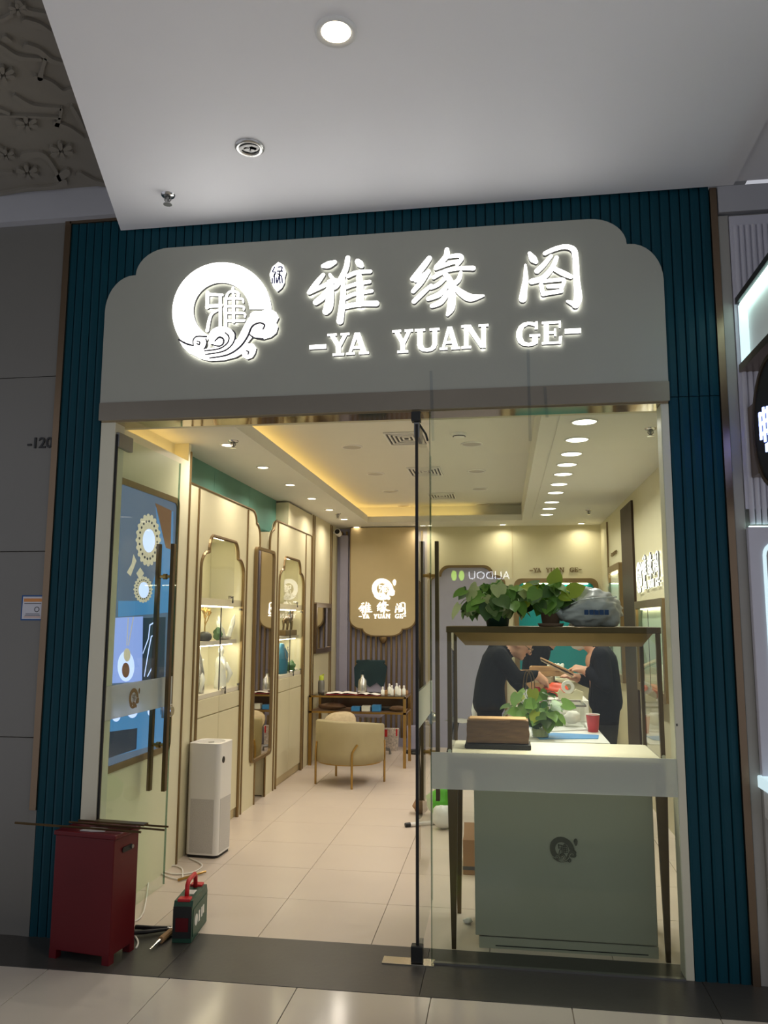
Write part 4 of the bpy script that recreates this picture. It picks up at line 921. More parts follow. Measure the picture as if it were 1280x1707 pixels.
# ================================================================== DESK CORNER
t = thing('display_desk', 'brass framed glass desk with a shallow display drawer at the slatted wall', 'desk', (-1.53, 4.84, 0))
X0, X1, Y0, Y1 = -2.035, -1.01, 4.60, 5.07
for x in (X0, X1-.03):
    for y in (Y0, Y1-.03): mk('leg', B(x, x+.03, y, y+.03, 0, .70), 'brass', t)
bm = nb()
for z in (.535, .695):
    for y in (Y0, Y1-.018): B(X0, X1, y, y+.018, z, z+.018, bm)
    for x in (X0, X1-.018): B(x, x+.018, Y0, Y1, z, z+.018, bm)
mk('frame', bm, 'brass', t)
mk('drawer_floor', B(X0+.02, X1-.02, Y0+.02, Y1-.02, .545, .553), 'woodblock', t)
mk('glass_top', B(X0+.002, X1-.002, Y0+.002, Y1-.002, .7135, .7205), 'glassclear', t)
mk('glass_front', B(X0+.03, X1-.03, Y0+.004, Y0+.009, .553, .695), 'glassclear', t)
mk('lining', B(X0+.03, X1-.03, Y1-.03, Y1-.025, .553, .69), 'brownwood', t)
for k, (x, m, lb) in enumerate(((-1.55, 'paperblue', 'first blue card box in the glass drawer'), (-1.44, 'jadewhite', 'white ring box in the glass drawer'), (-1.33, 'paperblue', 'second blue card box in the glass drawer'))):
    mk('card_box', B(x-.045, x+.045, 4.66, 4.74, .554, .60+.01*k, bev=.003), m, None, lb, 'box')
mk('pebble_tray', B(-1.60, -1.18, 4.76, 4.9, .554, .585, bev=.004), 'darkplastic', None, 'dark flat tray behind the card boxes in the drawer', 'tray')
blob('raw_stone', 'rough brown stone slab lying in the glass drawer', 'stone', (-1.82, 4.75, .554), (.15, .06, .035), 'woodblock', 9, .12)
blob('raw_stone', 'long rough stone at the far end of the glass drawer', 'stone', (-1.12, 4.72, .554), (.08, .05, .03), 'woodblock', 12, .12)
TZ = .721
def bottle(name, label, x, y, prof, m, capm, caph, z=TZ, capr=None, group=None, sp=None):
    t = thing(name, label, 'bottle', (x, y, z), group)
    mk('body', lathe([(0, 0)]+prof, (x, y, z), n=14), m, t, smooth=True)
    r, h = prof[-1]; cr = capr or r*1.1
    mk('cap', lathe([(cr, h), (cr, h+caph*.8), (cr*.7, h+caph), (0, h+caph)], (x, y, z), n=12), capm, t, smooth=True)
    if sp: mk('nozzle', tube([(x, y, z+h+caph), (x+.03, y-.01, z+h+caph+.01)], .007), capm, t)
    return t
bottle('spray_bottle', 'grey spray bottle with a yellow cap on the desk by the pier', -1.94, 4.75, [(.035, 0), (.036, .02), (.036, .12), (.030, .14)], 'greymetal', 'leafyellow', .05, capr=.026, sp=True)
bottle('glass_flask', 'tall patterned silver flask standing on the desk', -1.505, 4.82, [(.05, 0), (.052, .03), (.044, .14), (.018, .17), (.016, .20)], 'silver', 'clearplastic', .045, capr=.022)
for k, (x, y, h) in enumerate(((-1.27, 4.72, .07), (-1.21, 4.80, .10), (-1.17, 4.70, .09), (-1.13, 4.78, .11), (-1.09, 4.70, .09), (-1.05, 4.76, .085))):
    bottle('lotion_bottle', f'{ORD[k]} small white lotion bottle from the flask on the desk', x, y, [(.018, 0), (.019, .01), (.019, h*.7), (.009, h*.8)], 'jadewhite', 'purifier', .03, group='small white lotion bottles on the desk')
def booklet(label, x, y, rz, w=.16, d=.11, m='paper', z=TZ):
    t = thing('magazine', label, 'magazine', (0, 0, 0))
    bm = nb()
    for s in (-1, 1):
        c = [(s*w*i/5, .004+.016*math.sin(PI*min(1, i/4.2))*(1-i/6)) for i in range(6)]
        for (a, h0), (b, h1) in zip(c, c[1:]):
            v = [bm.verts.new(p) for p in ((a, -d, h0), (b, -d, h1), (b, d, h1), (a, d, h0))]; bm.faces.new(v if s > 0 else v[::-1])
            v = [bm.verts.new(p) for p in ((a, -d, 0), (b, -d, 0), (b, d, 0), (a, d, 0))]; bm.faces.new(v)
    mk('pages', bm, m, t); mk('cover', B(-w*1.02, w*1.02, -d*1.02, d*1.02, -.002, 0), 'pinkcup', t)
    t.location = (x, y, z+.0025); t.rotation_euler = (0, 0, rz); return t
booklet('open magazine lying on the desk beside the flask', -1.72, 4.78, .15)
booklet('second open magazine curling at the middle of the desk', -1.42, 4.70, -.2, .13, .07)
t = thing('wooden_tray', 'flat tan wooden tray at the end of the desk', 'tray', (-1.15, 4.9, TZ))
mk('tray_bottom', B(-1.27, -1.03, 4.83, 4.98, TZ, TZ+.008), 'woodlight', t)
mk('tray_wall', prism([(-1.27, 4.83), (-1.03, 4.83), (-1.03, 4.98), (-1.27, 4.98)], 'xy', TZ+.008, TZ+.03, [[(-1.262, 4.838), (-1.038, 4.838), (-1.038, 4.972), (-1.262, 4.972)]]), 'woodlight', t)
# tub chair
def tub_chair(c, label):
    t = thing('tub_chair', label, 'chair', (0, 0, 0))
    R0, T = .30, .045; A = [math.radians(160+(410-160)*i/28) for i in range(29)]
    bm = nb(); rows = []
    for i, a in enumerate(A):
        s = abs(i-14)/14; top = .585-.06*max(0, (i-14)/14)-.03*s**3
        cs, sn = math.cos(a), math.sin(a); k = 1+.07*(abs(math.cos(2*(a-math.radians(284))))**3)
        ro, ri = R0*k, (R0-T)*k; zs = [(ro, .205), (ro, .3), (ro*1.01, .45), (ro*1.01, top-.015), (ro-.008, top), (ri+.008, top), (ri, top-.015), (ri, .30), (ri, .205)]
        rows.append([bm.verts.new((r*cs, r*sn, z)) for r, z in zs])
    for a, b in zip(rows, rows[1:]):
        for k in range(len(a)-1): bm.faces.new([a[k], b[k], b[k+1], a[k+1]])
        bm.faces.new([a[-1], b[-1], b[0], a[0]])
    bm.faces.new(rows[0]); bm.faces.new(rows[-1][::-1]); bmesh.ops.recalc_face_normals(bm, faces=bm.faces)
    mk('back_shell', bm, 'creamchair', t, smooth=True)
    mk('seat', lathe([(0, .21), (.27, .21), (.285, .23), (.285, .31), (.26, .345), (.2, .355), (0, .36)], n=28), 'creamchair', t, smooth=True)
    mk('seat_ring', lathe([(.275, .195), (.30, .195), (.30, .212), (.275, .212)], n=28), 'brass', t)
    for deg in (204, 284, 14, 125):
        a = math.radians(deg); cs, sn = math.cos(a), math.sin(a)
        tk = -sn; ty = cs; s = 1 if deg in (284,) else (-1 if deg == 14 else .3)
        r = .325
        mk('leg', tube(bend_pts([(r*cs, r*sn, 0), (r*cs, r*sn, .20), (r*cs, r*sn, .30), ((r-.002)*cs+tk*.02*s, (r-.002)*sn+ty*.02*s, .345), ((r-.006)*cs+tk*.05*s, (r-.006)*sn+ty*.05*s, .385)], 4), .0105, n=8), 'brass', t, smooth=True)
    t.location = c; return t
tub_chair((-1.445, 3.83, 0), 'cream tub chair with slim brass legs in front of the desk')
def pillow(label, c, r, rot, m):
    bm = ell((0, 0, 0), (1, 1, 1), u=20, v=12)
    for v in bm.verts:
        d = v.co; e = 2.6; f = (abs(d.x)**e+abs(d.y)**e)**(1/e); g = math.hypot(d.x, d.y) or 1; k = g/f if f else 1
        v.co = Vector((d.x*k*r[0], d.y*k*r[1], d.z*r[2]*(1-.5*(f if f < 1 else 1)**3)))
    xf(bm, Matrix.Translation(c) @ rot); return mk('cushion', bm, m, None, label, 'cushion', smooth=True)
pillow('crumpled tan cushion propped on the seat of the tub chair', (-1.58, 4.0, .515), (.16, .125, .045), Matrix.Rotation(math.radians(52), 4, 'X') @ Matrix.Rotation(.12, 4, 'Z'), 'cushion')
# bag, task chair and base by the slatted wall
t = thing('gift_bag', 'patterned paper bag with a red ribbon on the floor by the slatted wall', 'bag', (-1.33, 5.70, 0))
mk('bag', prism([(-1.42, 0), (-1.24, 0), (-1.225, .25), (-1.435, .25)], 'xz', 5.66, 5.74), 'fabricbag', t); mk('ribbon', B(-1.385, -1.355, 5.653, 5.66, .16, .24), 'redbright', t); mk('ribbon_tail', B(-1.255, -1.238, 5.655, 5.66, .17, .25), 'redbright', t)
t = thing('task_chair', 'grey lavender office chair with a dark coat behind the desk', 'chair', (-1.55, 5.45, 0))
mk('backrest', prism(rrect(-1.72, -1.38, .62, 1.0, .05), 'xz', 5.60, 5.64), 'lavender', t); mk('seat', B(-1.74, -1.36, 5.25, 5.62, .42, .48, bev=.02), 'lavender', t); mk('post', tube([(-1.55, 5.44, .06), (-1.55, 5.44, .42)], .025), 'greymetal', t)
mk('back_support', tube([(-1.55, 5.60, .46), (-1.55, 5.65, .75)], .018), 'greymetal', t)
for k in range(5):
    a = 2*PI*k/5; mk('leg', tube([(-1.55, 5.44, .09), (-1.55+.25*math.cos(a), 5.44+.25*math.sin(a), .05), (-1.55+.26*math.cos(a), 5.44+.26*math.sin(a), .0)], [.02, .016, .016]), 'greymetal', t)
bm = prism([(-1.73, .74), (-1.68, .70), (-1.62, .77), (-1.55, .73), (-1.47, .78), (-1.40, .72), (-1.37, .80), (-1.36, .96), (-1.42, 1.03), (-1.50, 1.01), (-1.58, 1.04), (-1.68, 1.03), (-1.74, .95)], 'xz', 5.575, 5.598)
prism([(-1.72, .80), (-1.60, .76), (-1.48, .79), (-1.38, .78), (-1.36, .96), (-1.42, 1.03), (-1.50, 1.01), (-1.58, 1.04), (-1.68, 1.03), (-1.74, .95)], 'xz', 5.642, 5.66, bm=bm); B(-1.72, -1.38, 5.58, 5.655, 1.002, 1.035, bm, .01)
mk('folded_coat', bm, 'coatteal', None, 'dark teal coat draped over the back of the office chair', 'coat')
t = thing('stand_base', 'round dark base of a floor stand near the slatted wall', 'stand', (-1.0, 5.60, 0))
mk('base', lathe([(0, .0), (.15, .0), (.15, .018), (.03, .03), (0, .03)], (-1.0, 5.60, 0), n=24), 'darkplastic', t, smooth=True); mk('pole', tube([(-1.0, 5.60, .03), (-1.0, 5.60, .5)], .012), 'greymetal', t)
mk('plastic_crate', prism([(-1.14, .0), (-.90, .0), (-.89, .26), (-1.15, .26)], 'xz', 5.84, 5.96), 'lavender', None, 'lavender grey storage crate against the foot of the slatted wall', 'crate')

# ================================================================== WINDOW SHOWCASE AND PLINTH
t = thing('glass_showcase', 'tall glass showcase on slim tapered legs behind the fixed window', 'showcase', (.23, .42, 0))
SX0, SX1, SY0, SY1, DZ, TP = -.272, .722, .165, .655, .868, 1.472
mk('deck', B(SX0+.012, SX1-.012, SY0+.012, SY1-.012, DZ-.02, DZ), 'deck', t)
mk('apron', prism([(SX0, SY0), (SX1, SY0), (SX1, SY1), (SX0, SY1)], 'xy', DZ-.075, DZ-.005, [[(SX0+.012, SY0+.012), (SX1-.012, SY0+.012), (SX1-.012, SY1-.012), (SX0+.012, SY1-.012)]]), 'darkbronze', t)
for x in (SX0, SX1-.02):
    for y in (SY0, SY1-.02):
        mk('corner_post', B(x, x+.02, y, y+.02, DZ-.005, TP-.03), 'darkbronze', t)
        s = 1 if x < 0 else -1; u = 1 if y < .4 else -1
        bm = nb(); a = [(x+.01-.028*1, y+.01-.014), (x+.01+.028, y+.01-.014), (x+.01+.028, y+.01+.014), (x+.01-.028, y+.01+.014)]
        xc = x+.01+s*.012; yc = y+.01+u*.008
        top = [(xc-.026, yc-.018), (xc+.026, yc-.018), (xc+.026, yc+.018), (xc-.026, yc+.018)]; bot = [(xc-.010, yc-.010), (xc+.010, yc-.010), (xc+.010, yc+.010), (xc-.010, yc+.010)]
        vt = [bm.verts.new((*p, DZ-.075)) for p in top]; vb = [bm.verts.new((*p, 0)) for p in bot]
        bm.faces.new(vt); bm.faces.new(vb[::-1])
        for i in range(4): bm.faces.new([vb[i], vb[(i+1) % 4], vt[(i+1) % 4], vt[i]])
        mk('leg', bm, 'darkbronze', t)
mk('top_frame', B(SX0-.004, SX1+.004, SY0-.004, SY1+.004, TP-.03, TP, bev=.003), 'darkbronze', t)
bm = nb(); a = [(SX0+.03, SY0+.02), (SX1-.03, SY0+.02), (SX1-.03, SY1-.02), (SX0+.03, SY1-.02)]; b = [(SX0+.085, SY0+.07), (SX1-.075, SY0+.07), (SX1-.075, SY1-.07), (SX0+.085, SY1-.07)]
va = [bm.verts.new((*p, TP-.03)) for p in a]; vb = [bm.verts.new((*p, TP-.092)) for p in b]; bm.faces.new(vb[::-1]); bm.faces.new(va)
for i in range(4): bm.faces.new([va[i], va[(i+1) % 4], vb[(i+1) % 4], vb[i]])
bmesh.ops.recalc_face_normals(bm, faces=bm.faces); mk('light_canopy', bm, 'goldbrown', t)
mk('light_strip', B(SX0+.12, SX1-.11, .38, .44, TP-.096, TP-.0925), 'casestrip', t)
for nm, bx in (('glass_front', (SX0+.02, SX1-.02, SY0+.007, SY0+.012)), ('glass_back', (SX0+.02, SX1-.02, SY1-.012, SY1-.007)), ('glass_side', (SX0+.007, SX0+.012, SY0+.02, SY1-.02)), ('glass_side', (SX1-.012, SX1-.007, SY0+.02, SY1-.02))):
    mk(nm, B(*bx, DZ, TP-.03), 'glassclear', t)
for x in (SX0+.01, SX1-.01): mk('lock', lathe([(0, -.01), (.009, -.01), (.009, 0)], (x, SY0, DZ+.02), n=10, axis='y'), 'chrome', t)
lamp('showcase_lamp', (.23, .41, TP-.1), 2.2, .25, 'fff4e0', 150)
t = thing('plinth_cabinet', 'pale cabinet with a dark ring emblem standing under the glass showcase', 'cabinet', (.255, .41, 0))
mk('body', B(-.152, .664, .205, .61, .055, .775, bev=.004), 'plinth', t); mk('base', B(-.135, .665, .21, .60, 0, .05), 'plinth', t); mk('base_gap', B(-.06, .62, .2075, .2095, .012, .016), 'darkplastic', t)
mk('top', B(-.156, .668, .20, .615, .755, .78, bev=.003), 'plinth', t)
SB2 = south(.2048) @ Matrix.Translation((.253, .452, 0))
for nm, bm in emblem_parts():
    if nm == 'seal_character': bm.free(); continue
    mk(nm, fit(bm, EC[0], EC[1], .213, SB2), ['emblemgrey']*3 if nm != 'emblem_groove' else ['plinth']*3, t)
t = thing('wood_block', 'rough wooden block on a black base inside the glass showcase', 'wood block', (-.035, .42, DZ))
mk('base', B(-.20, .125, .355, .50, DZ, DZ+.026, bev=.006), 'blackrubber', t)
bm = B(-.188, .115, .367, .488, DZ+.030, DZ+.140); bmesh.ops.subdivide_edges(bm, edges=bm.edges[:], cuts=9, use_grid_fill=True)
for v in bm.verts:
    q = Vector((v.co.x*9, v.co.y*16, v.co.z*26)); w_ = mnoise.noise(q)*.007+mnoise.noise(q*2.7)*.003; v.co += Vector((w_ if abs(v.co.x+.036) > .148 else 0, w_ if abs(v.co.y-.4275) > .058 else 0, w_*.5 if v.co.z > DZ+.13 else 0))
mk('block', bm, 'woodblock', t)
mk('cut_top', B(-.178, .105, .378, .478, DZ+.138, DZ+.1475, bev=.003), 'woodlight', t)

# ---- trailing plants: every leaf a piece of its own
def leaf_mesh(m):
    out = [(0, 0), (.018, -.010), (.034, -.004), (.041, .016), (.034, .042), (.018, .064), (0, .082)]
    bm = nb(); L = []
    mid = [bm.verts.new((0, y, .004 - (y*9)**2*.02)) for y in (0, .008, .024, .044, .064, .082)]
    for s in (1, -1):
        e = [bm.verts.new((s*x, y, .012*(1-abs(x)/.04) - (max(y, 0)*9)**2*.02 + abs(x)*.2)) for x, y in out[1:6]]
        q = [(mid[0], e[0], e[1], mid[1]), (mid[1], e[1], e[2], mid[2]), (mid[2], e[2], e[3], mid[3]), (mid[3], e[3], e[4], mid[4])]
        for f in q: bm.faces.new(f if s > 0 else f[::-1])
        f = (mid[4], e[4], mid[5]); bm.faces.new(f if s > 0 else f[::-1])
    me = bmesh_to('leaf', bm, m, True); return me
LM = {k: leaf_mesh(k) for k in ('leaf', 'leafpale', 'leafdark', 'leafyellow')}
def leaf_rot(tip, nrm):
    y = tip.normalized(); z = (nrm-y*nrm.dot(y)).normalized(); x = y.cross(z)
    return Matrix(((x.x, y.x, z.x, 0), (x.y, y.y, z.y, 0), (x.z, y.z, z.z, 0), (0, 0, 0, 1)))
def foliage(t, c, rx, ry, rz, n, seed, kinds, base, droop=.3, size=(.7, 1.15), special=()):
    R = random.Random(seed); stems = nb()
    for k in range(n):
        while True:
            d = Vector((R.uniform(-1, 1), R.uniform(-1, 1), R.uniform(-.9, 1)))
            if .35 < d.length < 1: break
        p = Vector((c[0]+d.x*rx, c[1]+d.y*ry, c[2]+d.z*rz))
        if p.z < base.z+.015: p.z = base.z+.015
        m4 = Matrix.Translation(p) @ leaf_rot(Vector((d.x*.8+R.uniform(-.5, .5), d.y*.5+R.uniform(-.4, .2), -droop+R.uniform(-.6, .3))), Vector((d.x*.7+R.uniform(-.5, .5), d.y*.6-.55+R.uniform(-.4, .3), .5+R.uniform(-.3, .5)))) @ Matrix.Scale(R.uniform(*size), 4)
        inst('leaf', LM[R.choice(kinds)], t, m4)
        mid = (base+p)/2 + Vector((d.x*rx*.3, d.y*ry*.3, .04))
        tube(bend_pts([tuple(base), tuple(mid), tuple(p)], 3), .0022, stems, 4)
    for p, dr, sc_, m in special:
        m4 = Matrix.Translation(p) @ leaf_rot(Vector(dr), Vector((.2, -1, .3))) @ Matrix.Scale(sc_, 4); inst('leaf', LM[m], t, m4); tube(bend_pts([tuple(base), ((base.x+p[0])/2, (base.y+p[1])/2, (base.z+p[2])/2+.02), p], 3), .0024, stems, 4)
    mk('stems', stems, 'leaf', t)
t = thing('trailing_pothos', 'large variegated trailing plant spilling over the showcase top', 'plant', (-.05, .40, TP))
mk('pot', lathe([(0, 0), (.055, 0), (.07, .09), (.066, .09), (.058, .08), (0, .08)], (-.03, .42, TP), n=18), 'greendeep', t, smooth=True); mk('soil', lathe([(0, .082), (.06, .082)], (-.03, .42, TP), n=14), 'soil', t)
foliage(t, (-.05, .37, TP+.115), .175, .14, .115, 105, 4, ['leaf', 'leafdark', 'leafpale', 'leafpale', 'leaf', 'leaf'], Vector((-.03, .42, TP+.09)), .5, (.65, 1.15))
t = thing('potted_pothos', 'bright leafy plant in a brown pot between the trailing plant and the plastic bag', 'plant', (.235, .38, TP))
mk('pot', lathe([(0, .012), (.042, .012), (.055, .095), (.060, .095), (.060, .105), (.052, .105), (.045, .09), (0, .09)], (.235, .38, TP), n=18), 'terracotta', t, smooth=True); mk('saucer', lathe([(0, 0), (.058, 0), (.066, .016), (.06, .016), (.054, .006), (0, .006)], (.235, .38, TP), n=18), 'terracotta', t, smooth=True)
foliage(t, (.21, .36, TP+.155), .12, .10, .075, 50, 9, ['leaf', 'leaf', 'leafdark', 'leafyellow'], Vector((.235, .38, TP+.10)), .2, (.7, 1.1), [((.25, .33, TP+.215), (.25, -.2, .9), 1.0, 'leafyellow'), ((.33, .33, TP+.17), (.9, -.2, .35), 1.0, 'leafyellow'), ((.14, .32, TP+.15), (-.8, -.3, .2), .9, 'leafpale')])
for k, (s_, lx, ly) in enumerate(((4, -.12, .30),)):
    pass
t = thing('plastic_bag', 'knotted grey plastic bag with blue print on the showcase top', 'bag', (.41, .40, TP))
bm = ell((0, 0, 0), (1, 1, 1), u=56, v=36); R = random.Random(5)
for v in bm.verts:
    d = v.co; k = 1+.05*math.sin(5*d.x+2*d.z)+.045*math.sin(9*d.y+4*d.z+1)+.03*math.sin(14*d.x-8*d.z)
    w_ = mnoise.noise(d*2.2+Vector((3, 1, 7))); w2_ = mnoise.noise(d*5+Vector((9, 4, 2))); k += .20*(abs(w_)-.18)+.10*(abs(w2_)-.15)
    x = d.x*.150*k+.015; y = d.y*.12*k; z = d.z*.095*k
    if d.x < -.2: z *= 1+.75*(d.x+.2); z -= .018*(-d.x-.2)
    v.co = Vector((x, y, max(z, -.075)))
xf(bm, Matrix.Translation((.415, .40, TP+.083)) @ Matrix.Diagonal((1.03, 1, 1.1, 1))); mk('sack', bm, 'plasticbag', t, smooth=True)
mk('knot', tube([(.30, .36, TP+.05), (.27, .34, TP+.075), (.258, .335, TP+.085)], [.03, .016, .02]), 'plasticbag', t, smooth=True)
mk('crease', tube(bend_pts([(.33, .300, TP+.11), (.38, .275, TP+.13), (.46, .272, TP+.14), (.55, .31, TP+.145)], 4), .003), 'plasticwhite', t)
lb = nb()
for i in range(5): B(.39+i*.024, .41+i*.024, .272, .276, TP+.058, TP+.082, lb)
mk('printed_lettering', lb, 'blueprint', t)

# ================================================================== REAR NICHES
t = thing('teal_niche', 'round-cornered teal display niche in the cream rear wall', 'niche', (.63, 6.03, .85))
mk('frame', prism(rrect(.13, 1.12, .80, 2.005, .09), 'xz', 5.985, 6.05, [rrect(.185, 1.065, .86, 1.95, .06)]), 'goldbrown', t); mk('backdrop', B(.18, 1.07, 6.035, 6.049, .86, 1.955), 'tealback', t); mk('ledge', B(.18, 1.07, 5.96, 6.04, .86, .89), 'deck', t)
mk('light_strip', B(.25, 1.0, 6.0, 6.02, 1.935, 1.945), 'casestrip', t)
t = thing('glazed_niche', 'narrow glazed niche with a bronze frame in the side wall by the dark recess', 'niche', (1.16, 4.8, .9))
mk('frame', prism(rrect(4.38, 5.25, .90, 2.08, .02), 'yz', 1.135, 1.17, [rrect(4.45, 5.18, .97, 2.01, .01)]), 'goldbrown', t); mk('backdrop', B(1.160, 1.169, 4.44, 5.19, .96, 2.02), 'caseback', t); mk('shelf', B(1.138, 1.165, 4.45, 5.18, 1.47, 1.49), 'glassclear', t); mk('light_strip', B(1.15, 1.16, 4.5, 5.1, 1.99, 2.0), 'casestrip', t)
mk('pane', B(1.136, 1.140, 4.44, 5.19, .96, 2.02), 'glassclear', t)
t = thing('wall_showcase', 'green bronze framed glass showcase in the side wall below the glowing sign', 'showcase', (1.15, 2.75, .95))
mk('frame', prism(rrect(2.15, 3.36, .93, 1.665, .01), 'yz', 1.11, 1.17, [rrect(2.21, 3.30, .99, 1.605, .01)]), 'goldbrown', t); mk('backdrop', B(1.160, 1.169, 2.2, 3.31, .98, 1.61), 'tealback' if False else 'caseback', t); mk('pane', B(1.12, 1.126, 2.2, 3.31, .98, 1.61), 'glass', t); mk('door_gap', B(1.118, 1.121, 2.78, 2.79, .99, 1.60), 'darkplastic', t); mk('light_strip', B(1.14, 1.15, 2.25, 3.25, 1.595, 1.603), 'casestrip', t)
# ================================================================== COUNTER AND WHAT LIES ON IT
t = thing('jewellery_counter', 'long white jewellery counter covered with packing clutter', 'counter', (.35, 2.3, 0))
CZ = .80
mk('body', B(.10, .58, 1.17, 3.33, .06, .70), 'ivory', t); mk('plinth', B(.13, .55, 1.2, 3.3, 0, .06), 'brownwood', t); mk('glass_case', B(.09, .59, 1.16, 3.34, .70, CZ-.012), 'caseback', t); mk('top', B(.08, .60, 1.15, 3.35, CZ-.012, CZ, bev=.003), 'white', t)
def cup(x, y, z, label):
    t = thing('paper_cup', label, 'cup', (x, y, z), 'red paper cups on the counter')
    mk('wall', lathe([(0, 0), (.032, 0), (.043, .105), (.045, .107), (.042, .107), (.031, .004), (0, .004)], (x, y, z), n=18), 'pinkcup', t, smooth=True); mk('rim', lathe([(.043, .105), (.046, .108), (.043, .111), (.041, .108)], (x, y, z), n=18), 'paper', t, smooth=True)
cup(.555, 1.62, CZ, 'red paper cup at the near end of the counter'); cup(.33, 2.72, CZ+.001, 'red paper cup in the clutter before the storage box')
def sheet(label, pts, z, m, th=.004, name='plastic_sheet', cat='sheet'):
    return mk(name, prism(pts, 'xy', z, z+th), m, None, label, cat)
sheet('bright blue plastic sheet at the near end of the counter', [(.20, 1.22), (.55, 1.30), (.57, 1.45), (.30, 1.50), (.18, 1.36)], CZ+.001, 'paperblue')
sheet('crumpled white wrapping sheet under the clear bin', [(.22, 1.53), (.57, 1.70), (.55, 1.95), (.22, 1.95)], CZ+.001, 'plasticwhite', .006)
t = thing('clear_bin', 'clear plastic bin stuffed with white packing beside the red cup', 'bin', (.40, 1.9, CZ))
mk('bin_wall', prism([(.24, 1.74), (.52, 1.74), (.52, 2.06), (.24, 2.06)], 'xy', CZ+.008, CZ+.15, [[(.244, 1.744), (.516, 1.744), (.516, 2.056), (.244, 2.056)]]), 'glassclear', t); mk('bin_floor', B(.244, .516, 1.744, 2.056, CZ+.008, CZ+.012), 'glassclear', t); mk('bin_rim', prism([(.232, 1.732), (.528, 1.732), (.528, 2.068), (.232, 2.068)], 'xy', CZ+.142, CZ+.154, [[(.245, 1.745), (.515, 1.745), (.515, 2.055), (.245, 2.055)]]), 'silver', t)
for k, (x, y, r, lb) in enumerate(((.305, 1.81, .05, 'near white paper wad inside the clear bin'), (.44, 1.81, .055, 'middle white paper wad inside the clear bin'), (.38, 1.97, .065, 'far white paper wad inside the clear bin'))): blob('paper_wad', lb, 'paper', (x, y, CZ+.013+.01*k), (r, r*.9, r*.75), 'paper', 30+k, .16)
t = thing('tape_dispenser', 'cream tape dispenser perched on the packing pile', 'tape dispenser', (.46, 2.17, CZ+.15))
mk('body', prism([(.38, CZ+.15), (.54, CZ+.15), (.55, CZ+.20), (.50, CZ+.22), (.47, CZ+.19), (.42, CZ+.19), (.39, CZ+.22), (.37, CZ+.19)], 'xz', 2.14, 2.20), 'cream', t); mk('tape_roll', lathe([(.022, -.02), (.045, -.02), (.045, .02), (.022, .02)], (.445, 2.17, CZ+.235), n=20, axis='y'), 'paper', t)
mk('packing_carton', B(.30, .58, 2.10, 2.45, CZ+.001, CZ+.149, bev=.004), 'paper', None, 'white packing carton under the tape dispenser', 'carton')
blob('orange_bag', 'crumpled orange plastic bag lying on the counter clutter', 'bag', (.38, 2.36, CZ+.15), (.10, .06, .045), 'orangebag', 41, .18)
cb = blob('plastic_bag', 'white plastic carrier bag with thin dark cord handles beside the orange bag', 'bag', (.165, 2.20, CZ+.001), (.06, .10, .10), 'plasticwhite', 42, .14)
for dx in (0, .02): mk('cord_handle', tube(bend_pts([(.125+dx, 2.18, CZ+.15), (.14+dx, 2.18, CZ+.30), (.165+dx, 2.19, CZ+.34), (.19+dx, 2.20, CZ+.29), (.195+dx, 2.21, CZ+.16)], 4), .0035, n=5), 'darkbronze', cb)
bottle('sauce_bottle', 'clear bottle with a red cap behind the carrier bag', .24, 2.38, [(.035, 0), (.036, .08), (.030, .13), (.016, .17)], 'clearplastic', 'redbright', .045, z=CZ+.001, capr=.024)
mk('storage_box', B(.115, .43, 2.84, 3.14, CZ+.001, CZ+.16, bev=.004), 'paper', None, 'white storage box under the pile of wooden trays', 'box')
for k, (x, y, z, w, d, h, rz, m, lb) in enumerate(((.27, 2.95, CZ+.161, .17, .12, .05, .1, 'woodlight', 'lowest wooden tray in the pile at the far end of the counter'), (.24, 2.95, CZ+.212, .15, .11, .045, -.2, 'cushion', 'middle wooden tray in the counter pile'), (.30, 3.0, CZ+.258, .16, .10, .04, .25, 'woodlight', 'upper wooden tray in the counter pile'), (.33, 3.02, CZ+.299, .12, .09, .03, -.1, 'woodlight', 'topmost small tray on the counter pile'))):
    t = thing('wooden_tray', lb, 'tray', (0, 0, 0), 'wooden trays piled on the counter')
    mk('tray_bottom', B(-w, w, -d, d, 0, .006), m, t); mk('tray_wall', prism([(-w, -d), (w, -d), (w, d), (-w, d)], 'xy', .006, h, [[(-w+.01, -d+.01), (w-.01, -d+.01), (w-.01, d-.01), (-w+.01, d-.01)]]), m, t); mk('lining', B(-w+.01, w-.01, -d+.01, d-.01, .006, .012), 'cushion', t)
    t.location = (x, y, z); t.rotation_euler = (0, 0, rz)
t = thing('leafy_cutting', 'bushy green cutting in a clear tub on the near end of the counter', 'plant', (.22, 1.30, CZ))
mk('tub', lathe([(0, .0), (.05, .0), (.065, .09), (.062, .09), (.048, .004), (0, .004)], (.21, 1.30, CZ+.005), n=16), 'clearplastic', t, smooth=True); mk('moss', lathe([(0, .05), (.05, .05), (.045, .004), (0, .004)], (.21, 1.30, CZ+.005), n=12), 'leafpale', t)
foliage(t, (.19, 1.28, CZ+.19), .17, .13, .10, 46, 15, ['leaf', 'leaf', 'leafdark', 'leafyellow'], Vector((.21, 1.30, CZ+.06)), .25, (.8, 1.2))
booklet('open ledger lying on the brown box beside the orange bag', .46, 2.70, .5, .09, .06, 'paper', CZ+.119)
blob('paper_wad', 'crumpled white tissue heap before the storage box on the counter', 'paper', (.335, 2.60, CZ+.001), (.035, .035, .035), 'paper', 61, .2)
blob('paper_wad', 'crumpled white wrapping heap at the near side of the packing carton', 'paper', (.26, 2.16, CZ+.001), (.035, .05, .05), 'plasticwhite', 62, .2)
t = thing('rear_table', 'low cream side table in front of the teal niche', 'table', (.72, 5.2, 0))
mk('top', B(.30, 1.12, 5.0, 5.5, .86, .89, bev=.003), 'cream', t)
